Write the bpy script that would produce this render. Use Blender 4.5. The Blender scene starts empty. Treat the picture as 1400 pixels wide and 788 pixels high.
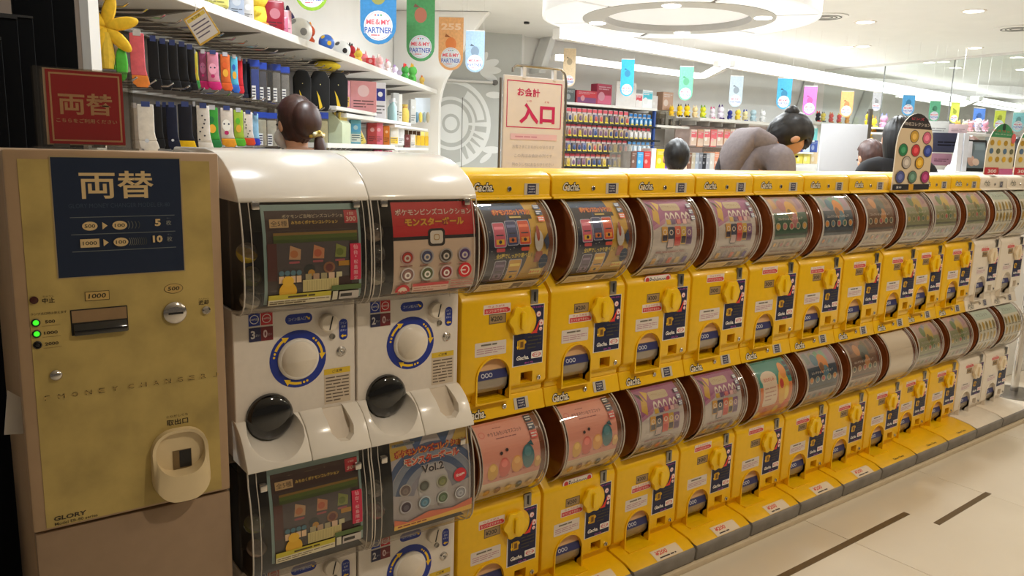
import bpy, bmesh, math, random
from math import sin, cos, pi, radians, sqrt, atan2
from mathutils import Vector, Matrix
from mathutils.geometry import tessellate_polygon

SC = bpy.context.scene
COL = SC.collection
random.seed(7)
# ------------------------------------------------------------------ camera
EYE = 1.42
F, PITCH, YAW, ROLL = 1071.4, .1752, .92572, .02837     # yaw: angle between the heading and the row of machines (+X)
_h = Vector((cos(YAW), sin(YAW), 0)); _r = Vector((sin(YAW), -cos(YAW), 0)); _u = Vector((0, 0, 1))
_f = _h*cos(PITCH) - _u*sin(PITCH); _p = _h*sin(PITCH) + _u*cos(PITCH)
CR = _r*cos(ROLL) + _p*sin(ROLL); CU = -_r*sin(ROLL) + _p*cos(ROLL)
cam = bpy.data.objects.new('camera', bpy.data.cameras.new('camera'))
COL.objects.link(cam)
m3 = Matrix((CR, CU, -_f)).transposed()
cam.matrix_world = Matrix.Translation((0, 0, EYE)) @ m3.to_4x4()
cam.data.sensor_width = 36; cam.data.lens = F/1400*36; cam.data.clip_end = 80; cam.data.clip_start = .05
SC.camera = cam
# ------------------------------------------------------------------ world, exposure, light
SC.view_settings.view_transform = 'Standard'; SC.view_settings.look = 'None'
SC.view_settings.gamma = 1; SC.view_settings.use_curve_mapping = False
SC.view_settings.exposure = 0.08
W = bpy.data.worlds.new('world'); SC.world = W; W.use_nodes = True
W.node_tree.nodes['Background'].inputs[0].default_value = (1, .84, .66, 1)
W.node_tree.nodes["Background"].inputs[1].default_value = .10
CEIL = 2.75
SHOP_W, AISLE_W = 25, 19            # watts of one shop downlight, of one aisle downlight
SHOP_C, AISLE_C = (.90, .96, 1), (1, .87, .70)

def ray(x, y): return CR*((x-700)/F) - CU*((y-394)/F) + _f
O = Vector((0, 0, EYE))
def onD(x, y, D): return O + ray(x, y)*D
def onY(x, y, Y): v = ray(x, y); return O + v*(Y/v.y)
def onZ(x, y, Z): v = ray(x, y); return O + v*((Z-EYE)/v.z)

# ------------------------------------------------------------------ materials
MATS = {}
def lin(c):
    return tuple(((v/255)/12.92 if v/255 <= .04045 else ((v/255+.055)/1.055)**2.4) for v in c)
def mat(name, c, rough=.5, metal=0, spec=.5, coat=0, noise=0, scale=30, stretch=None, bump=0, emit=0, emitc=None):
    if name in MATS: return MATS[name]
    m = bpy.data.materials.new(name); m.use_nodes = True; MATS[name] = m
    nt = m.node_tree; b = nt.nodes['Principled BSDF']
    c = lin(c)
    b.inputs['Base Color'].default_value = (*c, 1); b.inputs['Roughness'].default_value = rough
    b.inputs['Metallic'].default_value = metal; b.inputs['Specular IOR Level'].default_value = spec
    b.inputs['Coat Weight'].default_value = coat; b.inputs['Coat Roughness'].default_value = .08
    if emit:
        b.inputs['Emission Color'].default_value = (*(lin(emitc) if emitc else c), 1); b.inputs['Emission Strength'].default_value = emit
    if noise or bump:
        tc = nt.nodes.new('ShaderNodeTexCoord'); mp = nt.nodes.new('ShaderNodeMapping')
        mp.inputs['Scale'].default_value = stretch or (1, 1, 1)
        tx = nt.nodes.new('ShaderNodeTexNoise'); tx.inputs['Scale'].default_value = scale; tx.inputs['Detail'].default_value = 6
        nt.links.new(tc.outputs['Object'], mp.inputs[0]); nt.links.new(mp.outputs[0], tx.inputs['Vector'])
        if noise:
            r = nt.nodes.new('ShaderNodeValToRGB')
            r.color_ramp.elements[0].position = .3; r.color_ramp.elements[1].position = .7
            r.color_ramp.elements[0].color = (*(v*(1-noise) for v in c), 1)
            r.color_ramp.elements[1].color = (*(min(1, v*(1+noise*.6)) for v in c), 1)
            nt.links.new(tx.outputs['Fac'], r.inputs[0]); nt.links.new(r.outputs[0], b.inputs['Base Color'])
        if bump:
            bp = nt.nodes.new('ShaderNodeBump'); bp.inputs['Strength'].default_value = bump; bp.inputs['Distance'].default_value = .002
            nt.links.new(tx.outputs['Fac'], bp.inputs['Height']); nt.links.new(bp.outputs[0], b.inputs['Normal'])
    return m
def clear(name, tint=(255, 255, 255), gloss=.06, rough=.03, haze=0, hazec=(255, 255, 255)):
    if name in MATS: return MATS[name]
    m = bpy.data.materials.new(name); m.use_nodes = True; MATS[name] = m
    nt = m.node_tree; nt.nodes.clear(); N = nt.nodes.new; L = nt.links.new
    out = N('ShaderNodeOutputMaterial'); tr = N('ShaderNodeBsdfTransparent'); gl = N('ShaderNodeBsdfGlossy')
    tr.inputs[0].default_value = (*lin(tint), 1); gl.inputs['Roughness'].default_value = rough
    lw = N('ShaderNodeLayerWeight'); lw.inputs[0].default_value = .25
    mr = N('ShaderNodeMapRange'); mr.inputs['To Min'].default_value = gloss; mr.inputs['To Max'].default_value = min(1, gloss+.45)
    L(lw.outputs['Facing'], mr.inputs['Value'])
    pw = N('ShaderNodeMath'); pw.operation = 'MULTIPLY'; L(mr.outputs[0], pw.inputs[0]); pw.inputs[1].default_value = 1
    mx = N('ShaderNodeMixShader'); L(pw.outputs[0], mx.inputs[0])
    src = tr
    if haze:
        df = N('ShaderNodeBsdfDiffuse'); df.inputs[0].default_value = (*lin(hazec), 1)
        m2 = N('ShaderNodeMixShader'); m2.inputs[0].default_value = haze; L(tr.outputs[0], m2.inputs[1]); L(df.outputs[0], m2.inputs[2]); src = m2
    L(src.outputs[0], mx.inputs[1]); L(gl.outputs[0], mx.inputs[2]); L(mx.outputs[0], out.inputs[0])
    return m
def print_mat(name='printed_ink', rough=.45, coat=0):
    if name in MATS: return MATS[name]
    m = bpy.data.materials.new(name); m.use_nodes = True; MATS[name] = m
    nt = m.node_tree; b = nt.nodes['Principled BSDF']; b.inputs['Roughness'].default_value = rough
    b.inputs['Coat Weight'].default_value = coat
    a = nt.nodes.new('ShaderNodeVertexColor'); a.layer_name = 'ink'
    nt.links.new(a.outputs['Color'], b.inputs['Base Color'])
    return m
INK = print_mat()
YEL = mat('yellow_plastic', (246, 194, 6), .34, coat=.15, noise=.04, scale=40)
YELK = mat('yellow_knob_plastic', (252, 205, 12), .3, coat=.2, noise=.04, scale=40)
IVO = mat('ivory_plastic', (236, 224, 206), .34, coat=.15, noise=.03, scale=40)
IVK = mat('ivory_knob_plastic', (240, 222, 190), .34, noise=.03)
WHT = mat('white_gloss_plastic', (240, 233, 222), .22, coat=.4, noise=.02, scale=20)
WHF = mat('white_panel_plastic', (236, 226, 214), .4, noise=.03, scale=60)
BRN = mat('brown_smoked_plastic', (136, 74, 36), .2, coat=.5, noise=.35, scale=9)
DRK = mat('dark_bin_plastic', (38, 34, 30), .45, noise=.2, scale=12)
BLK = mat('black_plastic', (22, 21, 21), .4, noise=.2, scale=25)
GLB = mat('black_gloss_plastic', (13, 13, 15), .08, coat=.8, noise=.1)
GRY = mat('grey_rubber', (136, 130, 122), .75, noise=.18, scale=14, bump=.3)
CHR = mat('chrome', (205, 200, 195), .16, 1, noise=.05)
STL = mat('steel', (150, 146, 140), .32, 1, noise=.1)
CLR = clear('clear_acrylic', (246, 244, 240), .05)
CLD = clear('clear_thick_acrylic', (225, 222, 215), .10, .05, .05, (235, 228, 220))
CLS = clear('smoked_acrylic', (165, 158, 150), .08, .06, .10, (190, 180, 170))
FLAP = clear('grey_flap_plastic', (205, 195, 180), .07, .1, .45, (196, 180, 156))
RIM = mat('lit_edge_plastic', (214, 204, 192), .15, coat=.6, noise=.05)  # pale opaque colour stands in for light caught by the covers' clear edges
INSIDE = mat('chute_inside_plastic', (120, 84, 20), .6, noise=.2)
BEI = mat('beige_steel', (178, 148, 116), .45, noise=.05, scale=20)
GOLD = mat('gold_mottled_sheet', (192, 168, 100), .5, .15, noise=.24, scale=11, bump=.1)
CREAM = mat('cream_plastic', (226, 204, 160), .35, coat=.2, noise=.03)
WALLW = mat('white_paint', (238, 236, 232), .6, noise=.02, scale=5)
WALLG = mat('grey_paint', (196, 198, 194), .6, noise=.02, scale=5)
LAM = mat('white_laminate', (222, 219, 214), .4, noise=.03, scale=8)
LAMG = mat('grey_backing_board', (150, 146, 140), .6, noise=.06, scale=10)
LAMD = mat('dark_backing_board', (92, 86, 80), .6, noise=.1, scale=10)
GLOW = mat('lamp_glow', (255, 255, 255), .5, emit=9, emitc=(255, 250, 242))
GLOWS = mat('cove_glow', (255, 255, 255), .5, emit=2.4, emitc=(255, 254, 250))

# ------------------------------------------------------------------ mesh helpers
class MB:
    def __init__(s): s.v = []; s.f = []; s.m = []
    def add(s, vs, fs, mi=0):
        n = len(s.v); s.v += [tuple(p) for p in vs]; s.f += [tuple(i+n for i in f) for f in fs]; s.m += [mi]*len(fs); return s
    def box(s, x0, x1, y0, y1, z0, z1, mi=0):
        return s.add([(x0,y0,z0),(x1,y0,z0),(x1,y1,z0),(x0,y1,z0),(x0,y0,z1),(x1,y0,z1),(x1,y1,z1),(x0,y1,z1)],
                     [(0,3,2,1),(4,5,6,7),(0,1,5,4),(1,2,6,5),(2,3,7,6),(3,0,4,7)], mi)
    def slab(s, pts, a, b, axis='y', mi=0):
        """closed 2D outline extruded along an axis: y -> pts are (x,z); x -> pts are (y,z); z -> pts are (x,y)"""
        P = {'y': lambda p, t: (p[0], t, p[1]), 'x': lambda p, t: (t, p[0], p[1]), 'z': lambda p, t: (p[0], p[1], t)}[axis]
        n = len(pts)
        area = sum(pts[i][0]*pts[(i+1) % n][1]-pts[(i+1) % n][0]*pts[i][1] for i in range(n))
        if area < 0: pts = pts[::-1]
        vs = [P(p, a) for p in pts]+[P(p, b) for p in pts]
        tri = tessellate_polygon([[Vector((p[0], p[1], 0)) for p in pts]])
        flip = (axis == 'y') != (b < a)
        fs = [(i, (i+1) % n, n+(i+1) % n, n+i) for i in range(n)]
        fs.append(tuple(range(n))[::-1]); fs.append(tuple(range(n, 2*n)))
        if flip: fs = [f[::-1] for f in fs]
        return s.add(vs, fs, mi)
    def sheet(s, prof, x0, x1, mi=0, thick=0, n=1):
        """open profile of (y,z) points swept along x; thick moves a second skin inwards along the profile's normal"""
        k = len(prof); vs = []; fs = []
        for j in range(n+1):
            x = x0+(x1-x0)*j/n
            vs += [(x, p[0], p[1]) for p in prof]
        for j in range(n):
            for i in range(k-1): fs.append((j*k+i, j*k+i+1, (j+1)*k+i+1, (j+1)*k+i))
        return s.add(vs, fs, mi)
    def cyl(s, c, r, h, axis='z', n=20, r2=None, mi=0):
        r2 = r if r2 is None else r2
        vs = []
        for t, R in ((0, r), (h, r2)):
            for i in range(n):
                a = 2*pi*i/n; u, v = R*cos(a), R*sin(a)
                vs.append({'z': (c[0]+u, c[1]+v, c[2]+t), 'y': (c[0]+u, c[1]+t, c[2]+v), 'x': (c[0]+t, c[1]+u, c[2]+v)}[axis])
        fs = [(i, (i+1) % n, n+(i+1) % n, n+i) for i in range(n)]+[tuple(range(n))[::-1], tuple(range(n, 2*n))]
        if axis == 'y': fs = [f[::-1] for f in fs]
        return s.add(vs, fs, mi)
    def lathe(s, prof, c=(0, 0, 0), n=24, axis='z', mi=0, sx=1, sy=1):
        vs = []; k = len(prof); fs = []
        for r, t in prof:
            for i in range(n):
                a = 2*pi*i/n; u, v = r*cos(a)*sx, r*sin(a)*sy
                vs.append({'z': (c[0]+u, c[1]+v, c[2]+t), 'y': (c[0]+u, c[1]+t, c[2]+v), 'x': (c[0]+t, c[1]+u, c[2]+v)}[axis])
        for j in range(k-1):
            for i in range(n): fs.append((j*n+i, j*n+(i+1) % n, (j+1)*n+(i+1) % n, (j+1)*n+i))
        if axis == 'y': fs = [f[::-1] for f in fs]
        return s.add(vs, fs, mi)
    def ball(s, c, rx, ry=None, rz=None, n=14, k=9, mi=0):
        ry = rx if ry is None else ry; rz = rx if rz is None else rz
        vs = [(c[0], c[1], c[2]-rz)]; fs = []
        for j in range(1, k):
            t = -pi/2+pi*j/k
            for i in range(n):
                a = 2*pi*i/n; vs.append((c[0]+rx*cos(t)*cos(a), c[1]+ry*cos(t)*sin(a), c[2]+rz*sin(t)))
        vs.append((c[0], c[1], c[2]+rz)); L = len(vs)-1
        for i in range(n):
            fs.append((0, 1+(i+1) % n, 1+i)); fs.append((L, L-n+i, L-n+(i+1) % n))
        for j in range(k-2):
            for i in range(n): fs.append((1+j*n+i, 1+j*n+(i+1) % n, 1+(j+1)*n+(i+1) % n, 1+(j+1)*n+i))
        return s.add(vs, fs, mi)
    def tube(s, pts, r, n=8, mi=0):
        pts = [Vector(p) for p in pts]; vs = []; fs = []; k = len(pts); up = None
        for j, p in enumerate(pts):
            d = (pts[min(j+1, k-1)]-pts[max(j-1, 0)]).normalized()
            if up is None: up = Vector((0, 0, 1)) if abs(d.z) < .9 else Vector((1, 0, 0))
            a = d.cross(up).normalized(); b = a.cross(d).normalized(); up = b
            rr = r[j] if isinstance(r, (list, tuple)) else r
            for i in range(n): t = 2*pi*i/n; vs.append(p+a*cos(t)*rr+b*sin(t)*rr)
        for j in range(k-1):
            for i in range(n): fs.append((j*n+i, j*n+(i+1) % n, (j+1)*n+(i+1) % n, (j+1)*n+i))
        fs += [tuple(range(n))[::-1], tuple(range((k-1)*n, k*n))]
        return s.add(vs, fs, mi)
def rr(x0, z0, x1, z1, r, n=4):
    P = []
    for cx, cz, a0 in ((x1-r, z1-r, 0), (x0+r, z1-r, 90), (x0+r, z0+r, 180), (x1-r, z0+r, 270)):
        for i in range(n+1):
            a = radians(a0+90*i/n); P.append((cx+r*cos(a), cz+r*sin(a)))
    return P
def obj(name, mb, mats, parent=None, bev=0, smooth=None, seg=2, normals=True):
    me = bpy.data.meshes.new(name)
    if not isinstance(mats, (list, tuple)): mats = [mats]
    bm = bmesh.new()
    vv = [bm.verts.new(p) for p in mb.v]
    for f, mi in zip(mb.f, mb.m):
        try: q = bm.faces.new([vv[i] for i in f]); q.material_index = mi
        except ValueError: pass
    if normals: bmesh.ops.recalc_face_normals(bm, faces=bm.faces)
    if bev:
        ed = [e for e in bm.edges if len(e.link_faces) == 2 and e.calc_face_angle(0) > .5]
        bmesh.ops.bevel(bm, geom=ed, offset=bev, segments=seg, profile=.5, affect='EDGES', clamp_overlap=True)
    bm.to_mesh(me); bm.free()
    for m in mats: me.materials.append(m)
    if smooth is None: smooth = 35
    if smooth:
        me.polygons.foreach_set('use_smooth', [True]*len(me.polygons)); me.set_sharp_from_angle(angle=radians(smooth))
    o = bpy.data.objects.new(name, me); COL.objects.link(o)
    if parent: o.parent = parent
    return o
LABELS = {}
def tag(o, label, cat, group=None):
    o['label'] = label; o['category'] = cat
    if group: o['group'] = group
    return o
def thing(name, label, cat, loc=(0, 0, 0), rz=0, group=None):
    o = bpy.data.objects.new(name, None); COL.objects.link(o); o.empty_display_size = .05
    o.location = loc; o.rotation_euler = (0, 0, rz)
    return tag(o, label, cat, group)
def put(o, loc, rz=0, rot=None):
    o.location = loc; o.rotation_euler = rot or (0, 0, rz); return o
def struct(name, mb, m, bev=0, parent=None):
    o = obj(name, mb, m, parent, bev); o['kind'] = 'structure'; return o
def dup(root, loc, rz=None, label=None, group=None):
    r = root.copy(); COL.objects.link(r); r.location = loc
    if rz is not None: r.rotation_euler = (0, 0, rz)
    if label: r['label'] = label
    if group: r['group'] = group
    for ch in list(root.children):
        c = ch.copy(); COL.objects.link(c); c.parent = r
        for g in list(ch.children):
            d = g.copy(); COL.objects.link(d); d.parent = c
    return r

# ------------------------------------------------------------------ printing (flat lettering and poster artwork, as coloured ink)
_glyph = {}
def glyphs(text, bold):
    k = (text, bold)
    if k in _glyph: return _glyph[k]
    c = bpy.data.curves.new('lettering', 'FONT'); c.body = text; c.size = 1; c.resolution_u = 2; c.offset = bold; c.align_x = 'CENTER'
    o = bpy.data.objects.new('lettering', c)
    me = bpy.data.meshes.new_from_object(o)
    vs = [(v.co.x, v.co.y) for v in me.vertices]; fs = [tuple(p.vertices) for p in me.polygons]
    bpy.data.objects.remove(o); bpy.data.curves.remove(c); bpy.data.meshes.remove(me)
    if not vs: vs = [(0, 0)]
    xs = [v[0] for v in vs]; ys = [v[1] for v in vs]
    _glyph[k] = (vs, fs, (min(xs), max(xs), min(ys), max(ys)))
    return _glyph[k]
class Ink:
    """a print in millimetres: x to the right, y up, origin at the lower left corner"""
    def __init__(s): s.v = []; s.f = []; s.c = []; s.l = 0
    def poly(s, pts, col, lift=True):
        if lift: s.l += 1
        n = len(s.v); s.v += [(p[0], p[1], s.l) for p in pts]
        a = sum(pts[i][0]*pts[(i+1) % len(pts)][1]-pts[(i+1) % len(pts)][0]*pts[i][1] for i in range(len(pts)))
        for t in tessellate_polygon([[Vector((p[0], p[1], 0)) for p in pts]]):
            A, B, C = (pts[i] for i in t)
            if (B[0]-A[0])*(C[1]-A[1])-(C[0]-A[0])*(B[1]-A[1]) < 0: t = t[::-1]
            s.f.append(tuple(n+i for i in t)); s.c.append(col)
        return s
    def rect(s, x0, y0, x1, y1, col, lift=True): return s.poly([(x0, y0), (x1, y0), (x1, y1), (x0, y1)], col, lift)
    def rrect(s, x0, y0, x1, y1, r, col, lift=True): return s.poly(rr(x0, y0, x1, y1, r, 3), col, lift)
    def disc(s, x, y, rx, col, ry=None, n=16, lift=True, a0=0, a1=360):
        ry = rx if ry is None else ry
        k = n if a1-a0 >= 360 else n+1
        return s.poly([(x+rx*cos(radians(a0+(a1-a0)*i/n)), y+ry*sin(radians(a0+(a1-a0)*i/n))) for i in range(k)], col, lift)
    def arc(s, x, y, r0, r1, a0, a1, col, n=24, ky=1):
        P = [(x+r1*cos(radians(a0+(a1-a0)*i/n)), y+ky*r1*sin(radians(a0+(a1-a0)*i/n))) for i in range(n+1)]
        Q = [(x+r0*cos(radians(a0+(a1-a0)*i/n)), y+ky*r0*sin(radians(a0+(a1-a0)*i/n))) for i in range(n+1)]
        s.l += 1; b = len(s.v); s.v += [(p[0], p[1], s.l) for p in P+Q]
        for i in range(n): s.f.append((b+i, b+i+1, b+n+2+i, b+n+1+i)); s.c.append(col)
        return s
    def text(s, t, x, y, h, col, w=None, bold=.0, out=None, outw=.06, slant=0, rot=0):
        """centred on x, y; h is the height of the drawn letters, w stretches to that width"""
        if out: s.text(t, x, y, h*(1+outw*1.6), out, None if w is None else w*(1+outw*.5), bold+outw, slant=slant, rot=rot)
        vs, fs, (x0, x1, y0, y1) = glyphs(t, bold)
        k = h/max(.01, y1-y0); kx = k if w is None else w/max(.01, x1-x0)
        s.l += 1; n = len(s.v); cr, sr = cos(radians(rot)), sin(radians(rot))
        for a, b in vs:
            u = (a-(x0+x1)/2)*kx; q = (b-(y0+y1)/2)*k; u += slant*q
            s.v.append((x+u*cr-q*sr, y+u*sr+q*cr, s.l))
        s.f += [tuple(n+i for i in f) for f in fs]; s.c += [col]*len(fs)
        return s
    def lines(s, x0, y0, x1, y1, n, col, fill=.45, seed=1):
        """rows of small print too small to read: broken dashes"""
        R = random.Random(seed); s.l += 1; h = (y1-y0)/n
        for i in range(n):
            x = x0; yb = y0+h*i+h*(1-fill)/2
            end = x1 if i else x0+(x1-x0)*R.uniform(.5, .9)
            while x < end:
                d = min(R.uniform(1.5, 5)*h, end-x)
                s.rect(x, yb, x+d, yb+h*fill, col, lift=False); x += d+h*.35
        return s
    def build(s, name, parent=None, fn=None, step=0, m=None, dz=.00012):
        """fn maps (x, y, lift) in metres to a point; step slices the print at fixed heights so that it can follow a curve"""
        fn = fn or (lambda x, y, l: (x, -l, y))
        bm = bmesh.new(); ly = bm.loops.layers.float_color.new('ink')
        vv = [bm.verts.new((x*.001, y*.001, l*dz)) for x, y, l in s.v]
        for f, c in zip(s.f, s.c):
            try: q = bm.faces.new([vv[i] for i in f])
            except ValueError: continue
            c4 = (*lin(c), 1)
            for lp in q.loops: lp[ly] = c4
        if step:
            ys = [v.co.y for v in bm.verts]; lo, hi = min(ys), max(ys); k = int(lo/step)+1
            while k*step < hi:
                bmesh.ops.bisect_plane(bm, geom=bm.verts[:]+bm.edges[:]+bm.faces[:], dist=1e-6, plane_co=(0, k*step, 0), plane_no=(0, 1, 0)); k += 1
        for v in bm.verts: v.co = fn(v.co.x, v.co.y, v.co.z)
        me = bpy.data.meshes.new(name); bm.to_mesh(me); bm.free(); me.materials.append(m or INK)
        o = bpy.data.objects.new(name, me); COL.objects.link(o)
        if parent: o.parent = parent
        return o
def flat(x0, z0, y=0):          # a print lying on a vertical face that looks towards -y
    return lambda x, v, l: (x0+x, y-.0004-l, z0+v)
NAVY, BLUE, RED, WH, BK = (24, 30, 72), (28, 52, 150), (214, 40, 52), (245, 240, 232), (20, 18, 20)
YL, PK, GRYC = (250, 205, 40), (232, 110, 150), (150, 146, 150)

# ================================================================== structure
FLR = bpy.data.materials.new('polished_floor_tile'); FLR.use_nodes = True
nt = FLR.node_tree; b = nt.nodes['Principled BSDF']; b.inputs['Roughness'].default_value = .22; b.inputs['Specular IOR Level'].default_value = .4
tc = nt.nodes.new('ShaderNodeTexCoord'); tx = nt.nodes.new('ShaderNodeTexNoise'); tx.inputs['Scale'].default_value = 1.6; tx.inputs['Detail'].default_value = 8
rp = nt.nodes.new('ShaderNodeValToRGB'); rp.color_ramp.elements[0].color = (*lin((208, 196, 174)), 1); rp.color_ramp.elements[1].color = (*lin((230, 220, 202)), 1)
nt.links.new(tc.outputs['Object'], tx.inputs['Vector']); nt.links.new(tx.outputs['Fac'], rp.inputs[0]); nt.links.new(rp.outputs[0], b.inputs['Base Color'])
GROUT = mat('grout', (188, 170, 142), .8, noise=.1)
fl = struct('floor', MB().box(-6, 20, -6, 12, -.05, -.003), GROUT)
# tiles: 0.9 m squares, those near enough to be told apart
tile_me = None
for i in range(0, 7):
    for j in range(-1, 2):
        if tile_me is None:
            t = obj('floor_tile', MB().box(.0015, .8985, .0015, .8985, -.006, 0), FLR, fl, bev=.001, seg=1); tile_me = t.data
        else:
            t = bpy.data.objects.new('floor_tile', tile_me); COL.objects.link(t); t.parent = fl
        t.location = (i*.9, j*.9-.18, 0)
far = MB(); far.box(-6, 0, -6, 12, -.006, 0); far.box(6.3, 20, -6, 12, -.006, 0); far.box(0, 6.3, -6, -1.08, -.006, 0); far.box(0, 6.3, 1.62, 12, -.006, 0)
obj('far_tiling', far, FLR, fl)
INLAY = mat('dark_inlay_metal', (112, 92, 62), .4, .4, noise=.1)
obj('inlay_strip', MB().slab([(1.7, 1.395), (3.115, 1.40), (3.115, 1.425), (1.7, 1.42)], 0, .0015, 'z'), INLAY, fl)
obj('inlay_strip', MB().slab([(3.12, 1.285), (3.62, 1.298), (3.62, 1.322), (3.12, 1.309)], 0, .0015, 'z'), INLAY, fl)
struct('trim_1', MB().box(.95, 4.90, 1.611, 2.16, 0, .02), mat('plinth_board', (214, 196, 166), .5, noise=.05), bev=.002)
struct('ceiling', MB().box(-6, 20, -6, 12, CEIL, CEIL+.1), WALLW)
struct('wall_back', MB().box(5.9, 20, 7.75, 7.9, 0, CEIL), WALLW)
struct('wall_right', MB().box(18.5, 18.7, -6, 7.75, 0, CEIL), WALLW)

# shelf wall on the left: a frame of its own, local x along the wall, local y into the wall
SA = radians(47.16); SU = Vector((cos(SA), sin(SA), 0)); SN = Vector((-sin(SA), cos(SA), 0))
_a = onZ(598, 128, 1.95); S0 = Vector((_a.x, _a.y, 0)) - SU*4.0          # s = 4 is the far end of the long shelf
def sh(s, d, z): return S0 + SU*s + SN*d + Vector((0, 0, z))
def onS(x, y, d=0):
    v = ray(x, y); t = ((S0+SN*d)-O).dot(SN)/v.dot(SN); return O+v*t
def s_of(p): return (p-S0).dot(SU)
def px_s(x, y, d=0): p = onS(x, y, d); return s_of(p), p.z
w = struct('wall_left', MB().box(-3.5, 4.5, .46, .56, 0, CEIL), WALLW); put(w, S0, SA)
# grey wall with the emblem
G0 = onZ(590, 39, CEIL); G1 = onZ(714, 47.6, CEIL); G0.z = G1.z = 0
GA = atan2(G1.y-G0.y, G1.x-G0.x); GL = (G1-G0).length
g = struct('wall_emblem', MB().box(-1.2, GL, 0, .1, 0, CEIL), WALLG); put(g, G0, GA)
# white side wall that closes the corner right of the grey wall
g2 = onZ(790, 24, CEIL); g2.z = 0
_d = Vector((.45, .89, 0)).normalized()
struct('wall_side', MB().slab([(G1.x, G1.y), (G1.x+.05, G1.y+.02), (G1.x+.05, 7.8), (G1.x-.05, 7.8)], 0, CEIL, 'z'), WALLW)
# ================================================================== capsule machines
def arc_pts(cy, cz, r, a0, a1, n): return [(cy-r*cos(radians(a0+(a1-a0)*i/n)), cz+r*sin(radians(a0+(a1-a0)*i/n))) for i in range(n+1)]
DC = (.08, .495)
def boolean_cut(o, cutters):
    for c in cutters:
        md = o.modifiers.new('cut', 'BOOLEAN'); md.operation = 'DIFFERENCE'; md.object = c; md.solver = 'EXACT'
    dg = bpy.context.evaluated_depsgraph_get()
    me = bpy.data.meshes.new_from_object(o.evaluated_get(dg)); o.modifiers.clear(); o.data = me
    me.polygons.foreach_set('use_smooth', [True]*len(me.polygons)); me.set_sharp_from_angle(angle=radians(30))
    for c in cutters: bpy.data.objects.remove(c)
def arch(x0, x1, z0, zt, n=10, grow=0):
    x0 -= grow; x1 += grow; zt += grow; z0 -= grow
    r = (x1-x0)/2; cx = (x0+x1)/2; zc = zt-r
    return [(x0, z0), (x1, z0)]+[(cx+r*cos(pi*i/n), zc+r*sin(pi*i/n)) for i in range(n+1)]
_proto = {}
def small_machine(white, upper):
    """one tier of the small machines; local origin: middle of the front face plane, at the foot of the tier"""
    key = (white, upper)
    if key in _proto: return None
    P, K = (IVO, IVK) if white else (YEL, YELK)
    t = thing('capsule_machine', 'x', 'capsule machine')
    # housing: face panel with the chute, coin return and slots cut in
    prof = [(.018, .055), (.018, .074), (0, .088), (0, .345), (.008, .358), (.052, .402), (.40, .402), (.36, .055)]
    body = obj('housing', MB().slab(prof, -.151, .151, 'x'), P, t, bev=.007)
    cut = [obj('cutter', MB().slab(arch(-.097, .013, .052, .179), -.05, .055), P),
           obj('cutter', MB().box(.055, .098, -.05, .045, .090, .123), P)]
    boolean_cut(body, cut)
    # arched surround of the outlet, standing proud, with a lip at the bottom
    o_, i_ = arch(-.097, .013, .055, .179, 14, .005), arch(-.097, .013, .055, .179, 14)
    mb = MB(); n = len(o_)
    vs = [(p[0], -.004, p[1]) for p in o_]+[(p[0], -.004, p[1]) for p in i_]+[(p[0], .02, p[1]) for p in o_]+[(p[0], .03, p[1]) for p in i_]
    fs = []
    for i in range(n):
        j = (i+1) % n
        fs += [(i, j, n+j, n+i), (i, 2*n+i, 2*n+j, j), (n+i, n+j, 3*n+j, 3*n+i)]
    mb.add(vs, fs)
    if not upper: mb.box(-.104, .020, -.030, .03, .046, .056)
    obj('outlet_surround', mb, P, t)
    lb = Ink(); lb.rect(0, 0, 106, 100, (168, 160, 146) if not white else (170, 166, 160)); lb.rect(0, 0, 106, 34, (150, 110, 40)); lb.rect(0, 68, 106, 100, (40, 44, 100))
    for i in range(3): lb.arc(26+i*14, 82, 5, 7, 0, 360, (190, 190, 205), 10)
    lb.build('outlet_back', t, flat(-.095, .053, .050))
    fp = obj('outlet_flap', MB().sheet([(.018, .178), (.012, .150), (.006, .12), (.008, .095), (.020, .078)], -.096, .012), FLAP, t)
    lb2 = Ink(); lb2.rect(0, 0, 108, 24, (52, 56, 108))
    for i in range(3): lb2.arc(24+i*13, 12, 4, 6.5, 0, 360, (206, 206, 216), 10)
    lb2.rect(0, 26, 108, 60, (222, 176, 128) if not white else (214, 204, 190))
    lb2.build('flap_label', fp, lambda x, v, l: (-.096+x, .0055+v*.21-.0006-l, .118+v))
    obj('return_box', MB().box(.056, .097, .040, .044, .091, .122), INSIDE, t)
    sl = obj('coin_slot', MB().slab(rr(.082, .322, .109, .363, .002), -.0025, .004), STL, t, bev=.0008)
    obj('slit', MB().slab([(.0925, .331), (.1, .327), (.1, .357), (.0925, .357)], -.0032, .001), BLK, sl)
    kx, kz = .043, .281
    kn = obj('knob', MB().lathe([(.034, .004), (.036, -.004), (.034, -.006), (0, -.006)], (kx, 0, kz), 24, 'y'), K, t)
    lob = []
    for i in range(48):
        a = 2*pi*i/48+.3; r = .0405+.004*cos(6*a); lob.append((kx+r*cos(a), kz+r*sin(a)))
    mb = MB().slab(lob, -.017, -.005); mb.slab(rr(kx-.008, kz-.026, kx+.008, kz+.026, .008), -.026, -.015); obj('grip', mb, K, kn, bev=.004, seg=3)
    # face prints
    pr = Ink()                                                # instruction panel
    ox, oz = 25, 143
    q = [(132-ox, 145-oz), (132-ox, 318-oz), (82-ox, 318-oz)]+[(56+50*cos(radians(a))-ox, 273+50*sin(radians(a))-oz) for a in range(56, -50, -8)]+[(82-ox, 237-oz), (27-ox, 237-oz), (27-ox, 145-oz)]
    pr.poly([(-2 if x < 3 else (x+2 if x > 100 else x), y-2 if y < 5 else (y+2 if y > 170 else y)) for x, y in q], (232, 226, 220)); pr.poly(q, NAVY)
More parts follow.
